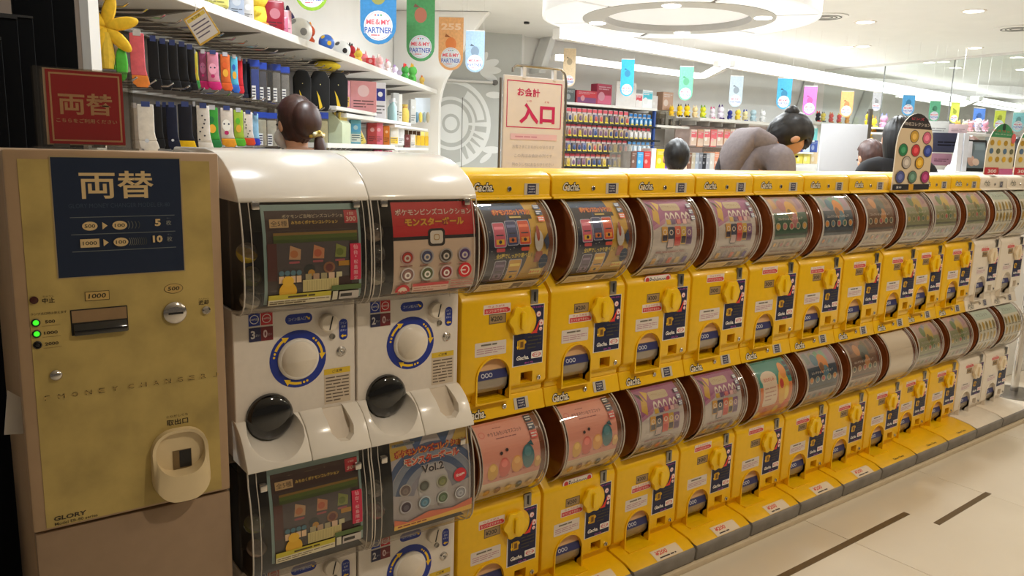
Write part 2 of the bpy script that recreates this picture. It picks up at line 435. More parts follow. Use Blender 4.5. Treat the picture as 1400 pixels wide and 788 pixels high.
    pr.text('ガチャガチャ', 84, 168, 6, (190, 60, 170), 42, .02)
    for cx, cy, r in ((89, 147, 8.5), (98, 121, 9.5), (97, 103, 6)):
        pr.disc(cx, cy, r, (240, 190, 190)); pr.disc(cx, cy, r*.7, (250, 236, 230)); pr.disc(cx+1, cy-1, r*.35, (220, 110, 110))
    pr.poly([(70, 94), (84, 96), (95, 130), (88, 122), (78, 105)], (226, 60, 50)); pr.poly([(60, 92), (86, 92), (76, 103)], (226, 60, 50))
    pr.rrect(18, 50, 40, 78, 2, (206, 156, 20)); pr.rect(24, 55, 35, 72, (120, 80, 20)); pr.disc(40, 70, 5, (226, 176, 30)); pr.poly([(10, 60), (19, 60), (14.5, 50)], YL); pr.rect(13, 60, 16, 76, YL)
    pr.lines(50, 46, 100, 88, 4, (74, 70, 60), .35, 3)
    pr.text('Gacha.', 34, 25, 13, WH, 46, .03, slant=.25)
    pr.rrect(64, 18, 104, 38, 2, WH); pr.arc(84, 28, 13, 16, 0, 360, RED, 16, .45); pr.text('ガチャ', 84, 28, 7, RED, 24, .03)
    pr.text('まわしてね', 56, 8, 6, (200, 90, 190), 30, .02)
    pr.build('instruction_panel', t, flat(.025, .143))
    pr = Ink(); pr.rrect(0, 0, 106, 40, 3, (226, 214, 204)); pr.lines(6, 6, 100, 24, 3, (190, 140, 150), .4, 5); pr.lines(20, 28, 86, 36, 1, (110, 104, 90), .6, 6)
    pr.build('notice_sticker', t, flat(-.106, .189))
    def lock(nm, x, z, y=0):
        mb = MB().lathe([(.0075, .004), (.0075, -.003), (.0055, -.0045), (0, -.0045)], (x, y, z), 16, 'y'); o = obj(nm, mb, CHR, t)
        obj('keyhole', MB().box(x-.0012, x+.0012, y-.0052, y, z-.004, z+.004), BLK, o)
    lock('coin_return_lock', .121, .100)
    zs = []
    if upper:
        band = [(.018, .056), (.012, .030), (.006, .010), (.003, .004), (.003, 0), (.40, 0), (.40, .056)]
        obj('skirt', MB().slab(band, -.1535, .1535, 'x'), P, t, bev=.003)
        lid = [(.004, .618), (.004, .624), (.014, .629), (.014, .674), (.018, .684), (.03, .691), (.06, .695), (.36, .695), (.395, .68), (.40, .618)]
        obj('lid', MB().slab(lid, -.1515, .1515, 'x'), P, t, bev=.006, seg=3)
        zs = [(-.012, .012, lambda v: .012-(v-.03)*.24), (.620, .014, lambda v: .014)]
    for zb, yb, yf in zs:
        for nm, x0, z0, kind in (('brand_mark', -.128 if zb < 0 else -.114, zb+.019, 0), ('maker_label', .042 if zb < 0 else .058, zb+.024 if zb < 0 else zb+.011, 1)):
            pr = Ink()
            if kind == 0:
                pr.text('Gacha.', 36, 14, 24, (236, 226, 206), 66, .02, out=BK, outw=.10, slant=.25)
            else:
                pr.rect(0, 0, 52, 32, (206, 196, 178)); pr.rect(11, 2, 41, 30, (28, 32, 70))
                for i, tx_ in enumerate(('TAKARA', 'TOMY', 'A.R.T.S')): pr.text(tx_, 26, 23.5-i*7.5, 4.6, (214, 210, 214), 24, .03)
            yy = yb if zb > 0 else .0155
            y_at = (lambda v: .014) if zb > 0 else (lambda v: .003+(v-.002)*.29)
            pr.build(nm, t, (lambda x, v, l, x0=x0, z0=z0, f=y_at: (x0+x, f(z0+v)-.0008-l, z0+v)))
        lock('lid_lock', .006, zb+.028 if zb > 0 else .028, .014 if zb > 0 else .010)
    # drum
    dr = obj('drum', MB().slab(arc_pts(DC[0], DC[1], .130, 70, -95, 22)+[(.30, .402), (.30, .618)], -.118, .118, 'x'), BRN, t, bev=.002, seg=1)
    cv = obj('drum_cover', MB().sheet(arc_pts(DC[0], DC[1], .140, 61, -68, 24), -.120, .120), CLR, t)
    for x in (-.120, -.110, .120, .111):
        obj('rim', MB().tube([(x, p[0], p[1]) for p in arc_pts(DC[0], DC[1], .1405 if abs(x) > .115 else .1385, 60, -68, 24)], .0021 if abs(x) > .115 else .0012, 6), RIM, cv)
    return t
def drum_map(w=204, x0=None):
    def fn(x, y, l):      # y: arc length from the bottom of the poster
        a = radians(-63)+y*.96/.1335; r = .1335+l+.0006
        return (-.108+x, DC[0]-r*cos(a), DC[1]+r*sin(a))
    return fn
PW, PH = 204, 296
def base_poster(bg):
    p = Ink(); p.rect(0, 0, PW, PH, bg); return p
def foot_strip(p, h=44, a=(226, 206, 176), seed=2):
    p.rect(0, 0, PW, h, a); p.rect(0, 4, 112, h-4, (234, 216, 178)); p.lines(10, 10, 104, h-8, 3, (190, 150, 90), .3, seed)
    p.rect(116, 6, 150, h-6, (120, 112, 110)); p.rect(128, 8, 142, 18, (220, 210, 200)); p.rect(154, 8, 200, h-8, (206, 190, 170)); p.lines(158, 12, 196, h-12, 3, (120, 110, 100), .4, seed+1)
def poster_slot():
    p = base_poster((34, 38, 60))
    p.poly([(0, PH), (0, 270), (80, 262), (150, 276), (150, PH)], (44, 84, 130)); p.poly([(60, 180), (150, 190), (150, 276), (80, 262)], (38, 66, 120))
    p.poly([(148, PH), (PW, PH), (PW, 44), (116, 44), (130, 110), (146, 200)], (206, 160, 40))
    R = random.Random(4)
    for i in range(26): p.disc(R.uniform(4, 140), R.uniform(50, 290), 1.3, (220, 220, 210), n=6, lift=i == 0)
    p.text('シール', 24, 280, 10, (60, 110, 150), 40, .02)
    p.rect(82, 234, 160, 248, (46, 34, 30)); p.lines(86, 237, 150, 245, 1, (230, 200, 120), .6, 8)
    p.text('ポケモンスロットマシン', 98, 258, 20, (238, 160, 70), 124, .03, out=(196, 60, 60), outw=.09)
    def card(x, y, w, h, c, c2):
        p.rrect(x-2, y-2, x+w+2, y+h+2, 5, (190, 190, 210)); p.rrect(x, y, x+w, y+h, 4, c); p.rect(x+3, y+h*.72, x+w-3, y+h*.84, tuple(min(255, v+60) for v in c)); p.rect(x+5, y+6, x+w-5, y+20, c2)
        p.disc(x+w*.5, y+13, 5, (40, 36, 60)); p.rect(x+6, y+h*.45, x+w-6, y+h*.5, (40, 40, 60))
    card(22, 158, 36, 66, (214, 92, 120), (240, 190, 60)); card(64, 162, 34, 66, (60, 70, 120), (216, 120, 60)); card(104, 162, 36, 66, (220, 84, 50), (240, 160, 60))
    for x, c in ((40, (220, 80, 90)), (122, (226, 80, 60))): p.rrect(x-14, 144, x+14, 154, 3, c)
    p.text('全5種でしっかり遊べる!!', 86, 132, 14, (236, 206, 70), 120, .02, out=(40, 40, 40), outw=.06)
    card(26, 58, 34, 60, (92, 72, 110), (150, 130, 160)); card(72, 52, 40, 68, (224, 170, 60), (240, 200, 90))
    p.disc(168, 170, 15, (206, 200, 196), 30); p.disc(166, 190, 6, (170, 70, 50), 22); p.poly([(154, 110), (184, 110), (180, 140), (158, 140)], (160, 70, 50))
    p.poly([(184, 170), (200, 190), (204, 160), (196, 140)], (50, 62, 90)); p.disc(188, 110, 15, (60, 70, 90), 22); p.rect(150, 70, 190, 88, (226, 206, 130)); p.text('あそべる', 168, 78, 9, (226, 110, 80), 34, .02)
    for i, y in enumerate((262, 242, 222)): p.rect(176, y, 198, y+16, (90, 96, 110) if i < 2 else (230, 120, 90)); p.lines(178, y+2, 196, y+14, 2, (220, 220, 220), .5, i)
    foot_strip(p); return p
def poster_keychain():
    p = base_poster((206, 196, 192))
    p.poly([(0, PH), (PW, PH), (PW, 210), (120, 196), (70, 220), (0, 190)], (166, 92, 140)); p.poly([(0, 190), (70, 220), (60, 200), (0, 178)], (190, 130, 160))
    p.poly([(28, 272), (10, 214), (34, 196), (44, 240)], (214, 170, 60)); p.poly([(36, 284), (64, 272), (46, 244)], (226, 190, 80)); p.poly([(6, 280), (26, 268), (30, 244), (14, 262)], (50, 46, 40))
    p.rrect(64, 244, 150, 274, 8, (206, 186, 150)); p.text('ヘアアクセコレクション', 107, 259, 13, (150, 110, 70), 76, .02, out=(232, 214, 180))
    for i, (x, c) in enumerate(((76, (222, 180, 70)), (98, (120, 90, 130)), (122, (224, 130, 130)), (150, (236, 190, 190)), (170, (200, 170, 170)))):
        p.arc(x, 214, 6, 10, 0, 180, (240, 226, 216), 10, 2.4); p.rect(x-9, 196, x+9, 212, c)
    for i, (x0, x1, y0, y1, c, c2) in enumerate(((40, 66, 140, 190, (226, 170, 80), (60, 50, 70)), (66, 96, 118, 188, (70, 74, 96), (216, 190, 190)), (98, 126, 126, 190, (226, 110, 90), (210, 60, 60)), (126, 150, 130, 188, (218, 180, 80), (60, 46, 60)), (150, 178, 128, 186, (150, 110, 150), (92, 60, 110)))):
        p.rrect(x0, y0, x1, y1, 4, c); p.rect(x0+2, y0+4, x1-2, y0+(y1-y0)*.45, c2); p.arc((x0+x1)/2, y1-18, 6, 9, 0, 360, (240, 220, 200), 12)
    for i in range(3): p.lines(20, 106-i*2, 180, 112-i*2, 1, (170, 120, 120), .4, i)
    for i, x in enumerate((26, 62, 98, 134, 168)):
        c = ((220, 170, 80), (150, 140, 160), (226, 120, 100), (220, 190, 120), (130, 120, 160))[i]
        p.arc(x, 92, 4, 6, 0, 360, (150, 140, 150), 10); p.rect(x-9, 62, x+9, 86, c); p.rect(x-12, 54, x+12, 60, (200, 190, 200))
    for i in range(3): p.rect(180, 250-i*22, 198, 266-i*22, (130, 130, 140)); p.lines(181, 252-i*22, 197, 264-i*22, 2, (220, 220, 220), .5, i)
    p.rect(0, 44, PW, 47, (150, 130, 140)); foot_strip(p, 44); return p
def poster_mascot():
    p = base_poster((236, 160, 140)); p.rect(0, 0, PW, 112, (238, 216, 190))
    p.text('ぬりえみたいなマスコット', 96, 254, 13, (130, 50, 50), 118, .02); p.lines(60, 236, 140, 242, 1, (160, 70, 70), .5, 2); p.lines(60, 270, 110, 274, 1, (160, 70, 70), .5, 4); p.arc(18, 258, 8, 10, 0, 360, (226, 110, 100), 14)
    for x, y, a, b_, c in ((34, 150, 18, 26, (232, 180, 80)), (74, 156, 20, 30, (226, 110, 100)), (118, 158, 20, 26, (240, 170, 90)), (158, 172, 22, 36, (64, 120, 130)), (192, 150, 12, 18, (226, 180, 110))):
        p.disc(x, y-b_, a*.9, (206, 120, 110), 5); p.disc(x, y-4, a, c, b_); p.disc(x, y+b_*.3, a*.55, tuple(min(255, v+30) for v in c), b_*.4)
    p.disc(66, 196, 5, (50, 40, 40)); p.disc(86, 202, 5, (60, 44, 44)); p.poly([(158, 206), (180, 196), (174, 214)], (40, 100, 112))
    for i, c in enumerate(((226, 170, 90), (150, 110, 120), (226, 190, 120), (80, 110, 130), (230, 200, 160))): p.disc(26+i*38, 74, 11, c, 15); p.disc(26+i*38, 80, 6, tuple(min(255, v+30) for v in c), 6)
    for i, c in enumerate(((40, 40, 60), (60, 70, 100), (226, 90, 80))): p.rect(176, 268-i*26, 200, 290-i*26, c); p.lines(178, 271-i*26, 198, 287-i*26, 2, (230, 230, 230), .5, i)
    p.rect(0, 0, PW, 30, (226, 196, 130)); p.lines(10, 6, 150, 24, 2, (170, 120, 60), .35, 4); return p
def poster_field(top, mid, low, a, b_, stripes=True, seed=1):
    p = base_poster(low); R = random.Random(seed)
    p.rect(0, 120, PW, 220, mid); p.rect(0, 220, PW, PH, top)
    for i in range(5): x = 12+i*38; p.poly([(x, 280), (x+26, 288), (x+30, 240), (x+4, 232)], tuple(int(v*R.uniform(.7, 1.15))if v < 200 else v for v in top))
    p.disc(118, 226, 32, a, 44); p.disc(126, 190, 20, b_, 30); p.disc(104, 214, 14, tuple(int(v*.6) for v in a), 20); p.disc(70, 248, 22, b_, 26)
    p.rect(0, 132, PW, 140, tuple(int(v*.6) for v in mid)); p.text('コレクションフィギュア', 100, 196, 11, (230, 214, 200), 150, .02)
    for i in range(5): x = 22+i*40; p.arc(x, 168, 10, 14, 0, 360, (206, 190, 160), 12); p.disc(x, 168, 9, (a, b_, (200, 90, 90), (90, 130, 110), a)[i])
    for i in range(5): x = 20+i*40; p.rect(x-12, 84, x+12, 112, tuple(int(v*.8) for v in low)); p.disc(x, 98, 8, (a, b_, (190, 110, 110), (150, 150, 160), b_)[i])
    p.lines(10, 64, 190, 76, 1, (150, 110, 110), .4, seed); foot_strip(p, 46, (226, 208, 190), seed); return p
def poster_orange():
    p = base_poster((226, 130, 70)); p.rect(0, 190, PW, PH, (60, 150, 140)); p.disc(66, 220, 48, (236, 216, 196), 30); p.rrect(24, 110, 110, 230, 10, (238, 214, 190)); p.text('おたのしみ', 66, 216, 16, (214, 90, 70), 64, .02)
    p.lines(34, 130, 100, 190, 4, (206, 160, 140), .35, 3)
    p.disc(150, 170, 34, (244, 186, 50), 70); p.disc(160, 240, 20, (240, 150, 50), 34); p.disc(138, 190, 12, (206, 60, 40), 20); p.disc(166, 150, 12, (250, 216, 90), 30); p.disc(176, 96, 20, (240, 110, 60), 26)
    for i in range(6): p.disc(20+i*34, 70+(i % 2)*14, 14, ((244, 200, 80), (214, 80, 60), (240, 150, 90))[i % 3], 18)
    for i in range(3): p.rect(182, 258-i*22, 200, 274-i*22, (60, 60, 90))
    foot_strip(p, 40, (236, 196, 150)); return p
def poster_grid():
    p = base_poster((232, 226, 206)); p.rect(0, 240, PW, PH, (190, 206, 190)); p.text('マスコット', 100, 266, 22, (120, 130, 110), 130, .02)
    for r_ in range(3):
        for c in range(5): x = 24+c*39; y = 206-r_*58; p.disc(x, y, 12, (206, 166, 50) if (r_+c) % 2 else (150, 130, 60), 22); p.rect(x-14, y-26, x+14, y-22, (120, 110, 90))
    p.rect(0, 0, PW, 40, (238, 232, 222)); p.lines(8, 8, 190, 34, 3, (170, 160, 150), .3, 3); return p
def poster_blank(): return base_poster((228, 212, 190))
PD = {'slot': (poster_slot, 'dark blue and yellow slot-machine poster'), 'key': (poster_keychain, 'purple and white hair-accessory poster'),
      'mascot': (poster_mascot, 'pink mascot poster'),
      'green': (lambda: poster_field((190, 150, 150), (50, 90, 66), (200, 186, 172), (226, 170, 70), (190, 120, 120), seed=2), 'dark green figure poster'),
      'teal': (lambda: poster_field((170, 160, 170), (50, 66, 84), (190, 180, 178), (226, 140, 50), (90, 130, 150), seed=3), 'grey-blue poster with an orange streak'),
      'brown': (lambda: poster_field((150, 110, 80), (120, 84, 60), (214, 196, 176), (96, 100, 90), (206, 140, 80), seed=4), 'brown figure poster'),
      'leaf': (lambda: poster_field((190, 150, 140), (150, 150, 110), (206, 196, 180), (206, 170, 60), (110, 130, 70), seed=5), 'pink and green poster with a gold figure'),
      'orange': (poster_orange, 'orange and teal poster'), 'grid': (poster_grid, 'cream poster with rows of small gold figures'), 'blank': (poster_blank, 'plain blank cream poster')}
POST = {}
def poster_part(kind, parent):
    if kind in POST:
        o = POST[kind].copy(); COL.objects.link(o); o.parent = parent; return o
    o = PD[kind][0]().build('poster', parent, drum_map(), .0100); POST[kind] = o; return o
def price(parent, txt, z, zl, plate=False):
    p = Ink(); p.rect(0, 0, 58, 28, (92, 74, 50)); p.rect(2, 2, 56, 26, (166, 138, 98)); p.text(txt, 25, 14, 14, (50, 44, 40), 40, .02)
    p.build('price_window', parent, flat(-.061, z))
    p = Ink(); p.rrect(0, 0, 92, 27, 2, (238, 222, 206)); p.rect(3, 2, 84, 16, (214, 60, 66)); p.disc(85, 8, 5, (214, 60, 66)); p.text('おつりはでません', 44, 9, 8, (240, 214, 200), 74, .01); p.text('りょうがえ', 44, 21.5, 6, (206, 80, 80), 56, .01)
    p.build('change_label', parent, flat(-.080, zl))
    if plate:
        p = Ink(); p.rrect(0, 0, 126, 30, 13, (190, 60, 60)); p.rrect(2, 2, 124, 28, 12, (238, 226, 216)); p.text('Pokémon', 63, 14, 18, (50, 40, 46), 74, .01)
        for x in (15, 111): p.disc(x, 15, 9, (200, 50, 54), n=12)
        p.build('brand_plate', parent, flat(-.075, .338, .0035))
ORD = ['first', 'second', 'third', 'fourth', 'fifth', 'sixth', 'seventh', 'eighth', 'ninth', 'tenth', 'eleventh', 'twelfth']
top_kind = ['slot', 'slot', 'key', 'key', 'green', 'teal', 'brown', 'leaf', 'leaf', 'leaf', 'grid', 'grid']
low_kind = ['mascot', 'mascot', 'key', 'key', 'orange', 'teal', 'brown', 'blank', 'leaf', 'leaf', 'grid', 'grid']
tops = {}
PRC = ['¥200', '¥200', '¥300', '300', '300', '300', '300', '300', '300', '300', '300', '300']
def colx(i): return 1.127+.31*(i+.5)-.003
def coly(i): return 1.72 if i < 8 else 1.745
YG, IG = 'small yellow capsule machines', 'small ivory capsule machines'
def strip_var(o):
    for c in list(o.children):
        if c.name.split('.')[0] in ('poster', 'price_window', 'change_label', 'brand_plate'): bpy.data.objects.remove(c)
for up in (True, False):
    for wh in (False, True):
        src = None
        for i in (range(10) if not wh else (10, 11)):
            kind = (top_kind if up else low_kind)[i]
            tier = 'upper' if up else 'lower'
            where = (ORD[i]+' yellow column from the left') if not wh else ('left of the two ivory columns' if i == 10 else 'right of the two ivory columns')
            lab = f"{'ivory' if wh else 'yellow'} {tier} capsule machine with {PD[kind][1]}, {where}"
            lab = ' '.join(lab.split()[:16]) if len(lab.split()) > 16 else lab
            loc = (colx(i), coly(i), .665 if up else .045)
            if src is None: t = src = small_machine(wh, up); base_children = None; t.location = loc; t['label'] = lab; t['group'] = IG if wh else YG
            else: t = dup(src, loc, 0, lab); strip_var(t)
            poster_part(kind, t)
            if up: pos = [(.278, .306), (.278, .248), (.280, .248), (.278, .322), (.276, .328)][i] if i < 5 else (.278, .308)
            else: pos = [(.262, .292), (.276, .246), (.278, .248), (.276, .326), (.274, .328)][i] if i < 5 else (.278, .308)
            price(t, PRC[i], *pos, plate=(i == 2 and up) or (i == 1 and not up))
for i in range(12):                                            # floor units below
    wh = i >= 10; nm = (ORD[i]+' yellow column from the left') if not wh else ('left ivory column' if i == 10 else 'right ivory column')
    t = thing('floor_stand', f"{'ivory' if wh else 'yellow'} topped grey rubber foot below the {nm}", 'stand', (colx(i), coly(i)-.025 if i >= 8 else coly(i), .021), 0, 'feet under the small machines')
    obj('rubber_foot', MB().slab([(-.097, 0), (-.099, .008), (-.103, .046), (-.097, .055), (-.05, .057), (.30, .057), (.30, 0)], -.1505, .1505, 'x'), GRY, t, bev=.009)
    obj('top_cover', MB().slab([(-.097, .054), (-.062, .0695), (-.04, .0735), (.02, .083), (.30, .083), (.30, .057), (-.05, .0565)], -.1515, .1515, 'x'), IVO if wh else YEL, t, bev=.004)
    if i < 7:
        p = Ink(); p.rect(0, 0, 128, 44, (232, 216, 190)); p.text('¥200', 42, 28, 18, (214, 90, 70), 56, .03, slant=.2); p.lines(20, 4, 110, 14, 1, (60, 50, 50), .5, i)
        p.build('price_sticker', t, lambda x, v, l: (-.035+x, -.095+v*.9, .0552+v*.9*.443+l+.0008) if v < .034 else (-.035+x, -.095+.0306+(v-.034)*.97, .0552+.0306*.443+(v-.034)*.19+l+.0008), step=.034)
    elif i < 10:
        p = Ink(); p.text('Takara Tomy', 40, 8, 12, (50, 40, 20), 90, .02); p.build('maker_print', t, lambda x, v, l: (-.02+x, -.088+v*.9, .0585+v*.9*.443+l+.0008))

# ---- two large white machines
WCX = (.67, .97)
FZ = .70
cov_prof = [(-.073, .595), (-.083, .56), (-.090, .52), (-.093, .47), (-.093, .43), (-.091, .40), (-.085, .378), (-.074, .362), (-.058, .352), (-.03, .348), (0, .346)]
cov_low = [(-.070, .628)]+cov_prof
def cov_len(P):
    L = [0]
    for a, b_ in zip(P, P[1:]): L.append(L[-1]+sqrt((a[0]-b_[0])**2+(a[1]-b_[1])**2))
    return L
def cov_at(P, CL, d):
    for i in range(len(CL)-1):
        if d <= CL[i+1] or i == len(CL)-2:
            k = (d-CL[i])/(CL[i+1]-CL[i]); a, b_ = P[i], P[i+1]
            ty, tz = b_[0]-a[0], b_[1]-a[1]; n = sqrt(ty*ty+tz*tz)
            return (a[0]+ty*k, a[1]+tz*k), (tz/n, -ty/n)
def cover_map(x0, w, h, P):
    CL = cov_len(P)
    def fn(x, y, l):
        (py, pz), (ny, nz) = cov_at(P, CL, .005+(h-y)*.94)
        off = -.004+l
        return (x0+min(w, max(0, x)), py+ny*off, pz+nz*off)
    return fn
def fill(p, w, h, bg): p.rect(0, 0, w, h, bg)
def poster_market():
    p = Ink(); w, h = 226, 236
    p.rect(0, 0, w, h, (150, 180, 180)); p.rect(7, 0, 220, 222, (72, 56, 52)); p.rect(7, 176, 220, 222, (66, 42, 36))
    p.text('ポケモンご当地ピンズコレクション', 120, 208, 9, (206, 190, 160), 150, .01); p.text('みちのくポケモンコレクション', 118, 193, 9, (226, 190, 90), 108, .03, out=(70, 40, 20))
    p.rrect(16, 182, 58, 202, 1, (214, 180, 130)); p.text('全5種', 37, 192, 13, (60, 40, 30), 36, 0)
    p.rect(188, 188, 220, 220, (196, 50, 60)); p.text('300', 204, 198, 12, (236, 206, 190), 24, .02); p.text('1回', 204, 211, 7, (236, 206, 190), 14, .01)
    p.rect(22, 152, 216, 166, (92, 110, 40)); p.rect(22, 146, 216, 154, (74, 92, 36)); p.rect(22, 164, 216, 170, (150, 116, 50))
    p.rect(7, 60, 28, 146, (96, 50, 46)); p.rect(28, 60, 196, 146, (92, 84, 86))
    for x, c, c2 in ((66, (206, 130, 80), (214, 170, 130)), (120, (206, 110, 80), (216, 150, 110)), (172, (116, 130, 56), (150, 160, 80))):
        p.poly([(x-12, 108), (x+14, 106), (x+16, 130), (x-8, 140)], c2); p.disc(x, 120, 9, c); p.rrect(x-12, 98, x+12, 103, 2, (190, 100, 110))
    p.disc(100, 82, 13, (54, 60, 64)); p.disc(104, 74, 8, (214, 160, 60)); p.disc(146, 84, 14, (160, 110, 80)); p.disc(146, 84, 9, (120, 60, 60)); p.rect(168, 86, 194, 98, (206, 150, 50))
    for x in range(5): p.rect(90+x*18, 58, 104+x*18, 72, (214, 180, 150) if x % 2 else (200, 190, 150))
    p.rect(84, 30, 168, 58, (206, 190, 130))
    for i in range(20): p.rect(86+i*4, 32, 87+i*4, 56, (170, 150, 96), lift=i == 0)
    p.rect(168, 26, 200, 60, (60, 40, 36))
    for i in range(4): p.rect(30+i*13, 54, 41+i*13, 70, (226, 190, 150)); p.disc(36+i*13, 77, 6, (90, 120, 130))
    p.disc(50, 34, 20, (232, 178, 50), 22); p.disc(50, 58, 13, (236, 186, 60), 12)          # a plain round yellow bun in place of the figure
    p.rect(196, 50, 222, 138, (204, 46, 76)); p.text('仙', 209, 130, 11, (240, 200, 200), None, 0); p.text('台', 209, 117, 11, (240, 200, 200), None, 0)
    for i, ch in enumerate('・松島限定'): p.text(ch, 209, 107-i*13, 10 if i else 3, (240, 200, 200), None, 0)
    p.rect(7, 14, 150, 28, (206, 190, 60)); p.rect(7, 2, 150, 16, (226, 214, 180)); p.lines(10, 4, 146, 14, 2, (110, 90, 60), .4, 3); p.lines(50, 17, 120, 26, 1, (80, 66, 30), .5, 2)
    p.rect(154, 4, 166, 26, (214, 206, 180)); p.rect(170, 4, 218, 24, (200, 190, 180)); p.lines(173, 8, 214, 20, 1, (60, 56, 50), .7, 9); p.rect(150, 28, 222, 40, (90, 110, 60))
    return p, w, h
def badge(p, x, y, r, c, c2=(236, 226, 216)):
    p.disc(x, y, r*1.25, tuple(int(v*.3+160) for v in c)); p.disc(x, y, r, (90, 60, 60)); p.disc(x, y, r*.9, c); p.disc(x, y-r*.12, r*.58, c2); p.disc(x, y-r*.12, r*.3, tuple(int(v*.6+60) for v in c), n=8)
def poster_badges():
    p = Ink(); w, h = 232, 240
    p.rect(0, 0, w, h, (232, 206, 184)); p.rect(0, 150, w, h, (206, 34, 40)); p.rect(0, 142, w, 151, (34, 28, 30))
    p.text('ポケモンピンズコレクション', 116, 214, 17, (240, 216, 206), 214, .02, out=(150, 20, 30), outw=.04); p.text('モンスターボール', 116, 188, 21, (236, 180, 50), 166, .05, out=(150, 20, 30), outw=.05)
    p.poly(rr(94, 124, 142, 170, 10), (40, 34, 34)); p.poly(rr(100, 130, 136, 164, 8), (238, 230, 220)); p.poly(rr(110, 139, 126, 155, 5), (190, 150, 90)); p.poly(rr(112, 141, 124, 153, 4), (238, 226, 206))
    cs = [(206, 60, 50), (70, 80, 130), (70, 66, 60), (90, 60, 140), (150, 110, 100), (90, 100, 60), (150, 50, 50)]
    for i, c in enumerate(cs):
        x = 36+(i % 4)*54; y = 98 if i < 4 else 54; badge(p, x, y, 15, c); p.lines(x-20, y-24, x+20, y-19, 1, (170, 110, 100), .5, i)
    p.disc(198, 56, 20, (206, 40, 46)); p.arc(198, 56, 10, 13, 0, 360, (240, 220, 210), 16); p.lines(184, 53, 212, 59, 1, (240, 220, 210), .6, 1)
    p.disc(24, 10, 20, (206, 60, 64), a0=0, a1=180, n=14); p.disc(24, 10, 13, (232, 206, 184), a0=0, a1=180, n=12); p.text('200', 24, 8, 10, (206, 50, 50), 26, .02)
    p.rect(50, 6, 152, 30, (226, 190, 170)); p.rect(50, 22, 152, 30, (206, 80, 80)); p.lines(54, 8, 148, 20, 2, (190, 130, 110), .35, 3); p.lines(158, 6, 226, 34, 4, (206, 130, 120), .35, 5)
    return p, w, h
def poster_vol2():
    p = Ink(); w, h = 232, 240
    p.rect(0, 0, w, h, (196, 190, 196))
    for r_, c in ((150, (90, 110, 150)), (130, (150, 160, 180)), (112, (80, 104, 148)), (94, (160, 166, 184)), (76, (150, 150, 170))): p.arc(116, 70, r_-18, r_, 12, 168, c, 30)
    for sx in (1, -1): p.poly([(116+sx*116, 240), (116+sx*116, 190), (116+sx*60, 200), (116+sx*80, 240)], (214, 180, 80)); p.poly([(116+sx*20, 240), (116+sx*60, 240), (116+sx*40, 200)], (70, 100, 150))
    p.disc(116, 100, 46, (206, 204, 210), 60)
    p.rect(6, 224, 70, 232, (150, 160, 170)); p.text('Pokémon Center', 40, 228, 6, (40, 50, 60), 54, .01)
    p.text('ポケモンピンズコレクション', 118, 204, 20, (236, 160, 70), 206, .03, out=(176, 40, 50), outw=.09); p.text('モンスターボール', 118, 178, 23, (226, 90, 60), 160, .05, out=(240, 216, 200), outw=.09)
    p.text('Vol.2', 116, 150, 22, (60, 56, 70), 66, .03, out=(226, 220, 220), outw=.06)
    cs = [(110, 90, 90), (60, 70, 60), (120, 130, 60), None, (70, 60, 70), (80, 120, 140), (90, 110, 80), (150, 150, 155)]
    for i, c in enumerate(cs):
        x = 34+(i % 4)*54; y = 104 if i < 4 else 58
        if c is None: p.disc(x, y+6, 20, (206, 50, 60)); p.text('全8種', x, y+6, 9, (240, 220, 215), 28, .02)
        else: badge(p, x, y, 14, c, tuple(min(255, v+30) for v in c))
    p.poly([(0, 0), (w, 0), (w, 34), (170, 20), (100, 30), (40, 14), (0, 30)], (214, 120, 90)); p.poly([(0, 0), (w, 0), (w, 14), (120, 10), (0, 12)], (226, 180, 90)); p.lines(10, 3, 150, 10, 1, (150, 60, 60), .5, 4)
    return p, w, h
def price_card(pr, three):
    pr.rect(0, 36, 26, 66, BLUE); pr.rect(28, 36, 55, 66, (196, 40, 50)); pr.arc(13, 51, 9, 10.5, 0, 360, WH, 14); pr.text('100円玉', 13, 51, 4.5, WH, 16, .01); pr.arc(41, 51, 9, 10.5, 0, 360, WH, 14); pr.text('100円玉', 41, 51, 4.5, WH, 16, .01)
    pr.rect(0, 0, 27, 32, (44, 44, 84)); pr.rect(27, 0, 55, 32, (120, 36, 44)); pr.text('3' if three else '2', 9, 16, 19, (226, 220, 220), 10, .03); pr.text('まい', 20, 14, 6, (200, 200, 210), 9, 0); pr.text('0', 37, 16, 19, (226, 200, 200), 10, .03); pr.text('まい', 48, 14, 6, (220, 190, 190), 9, 0)
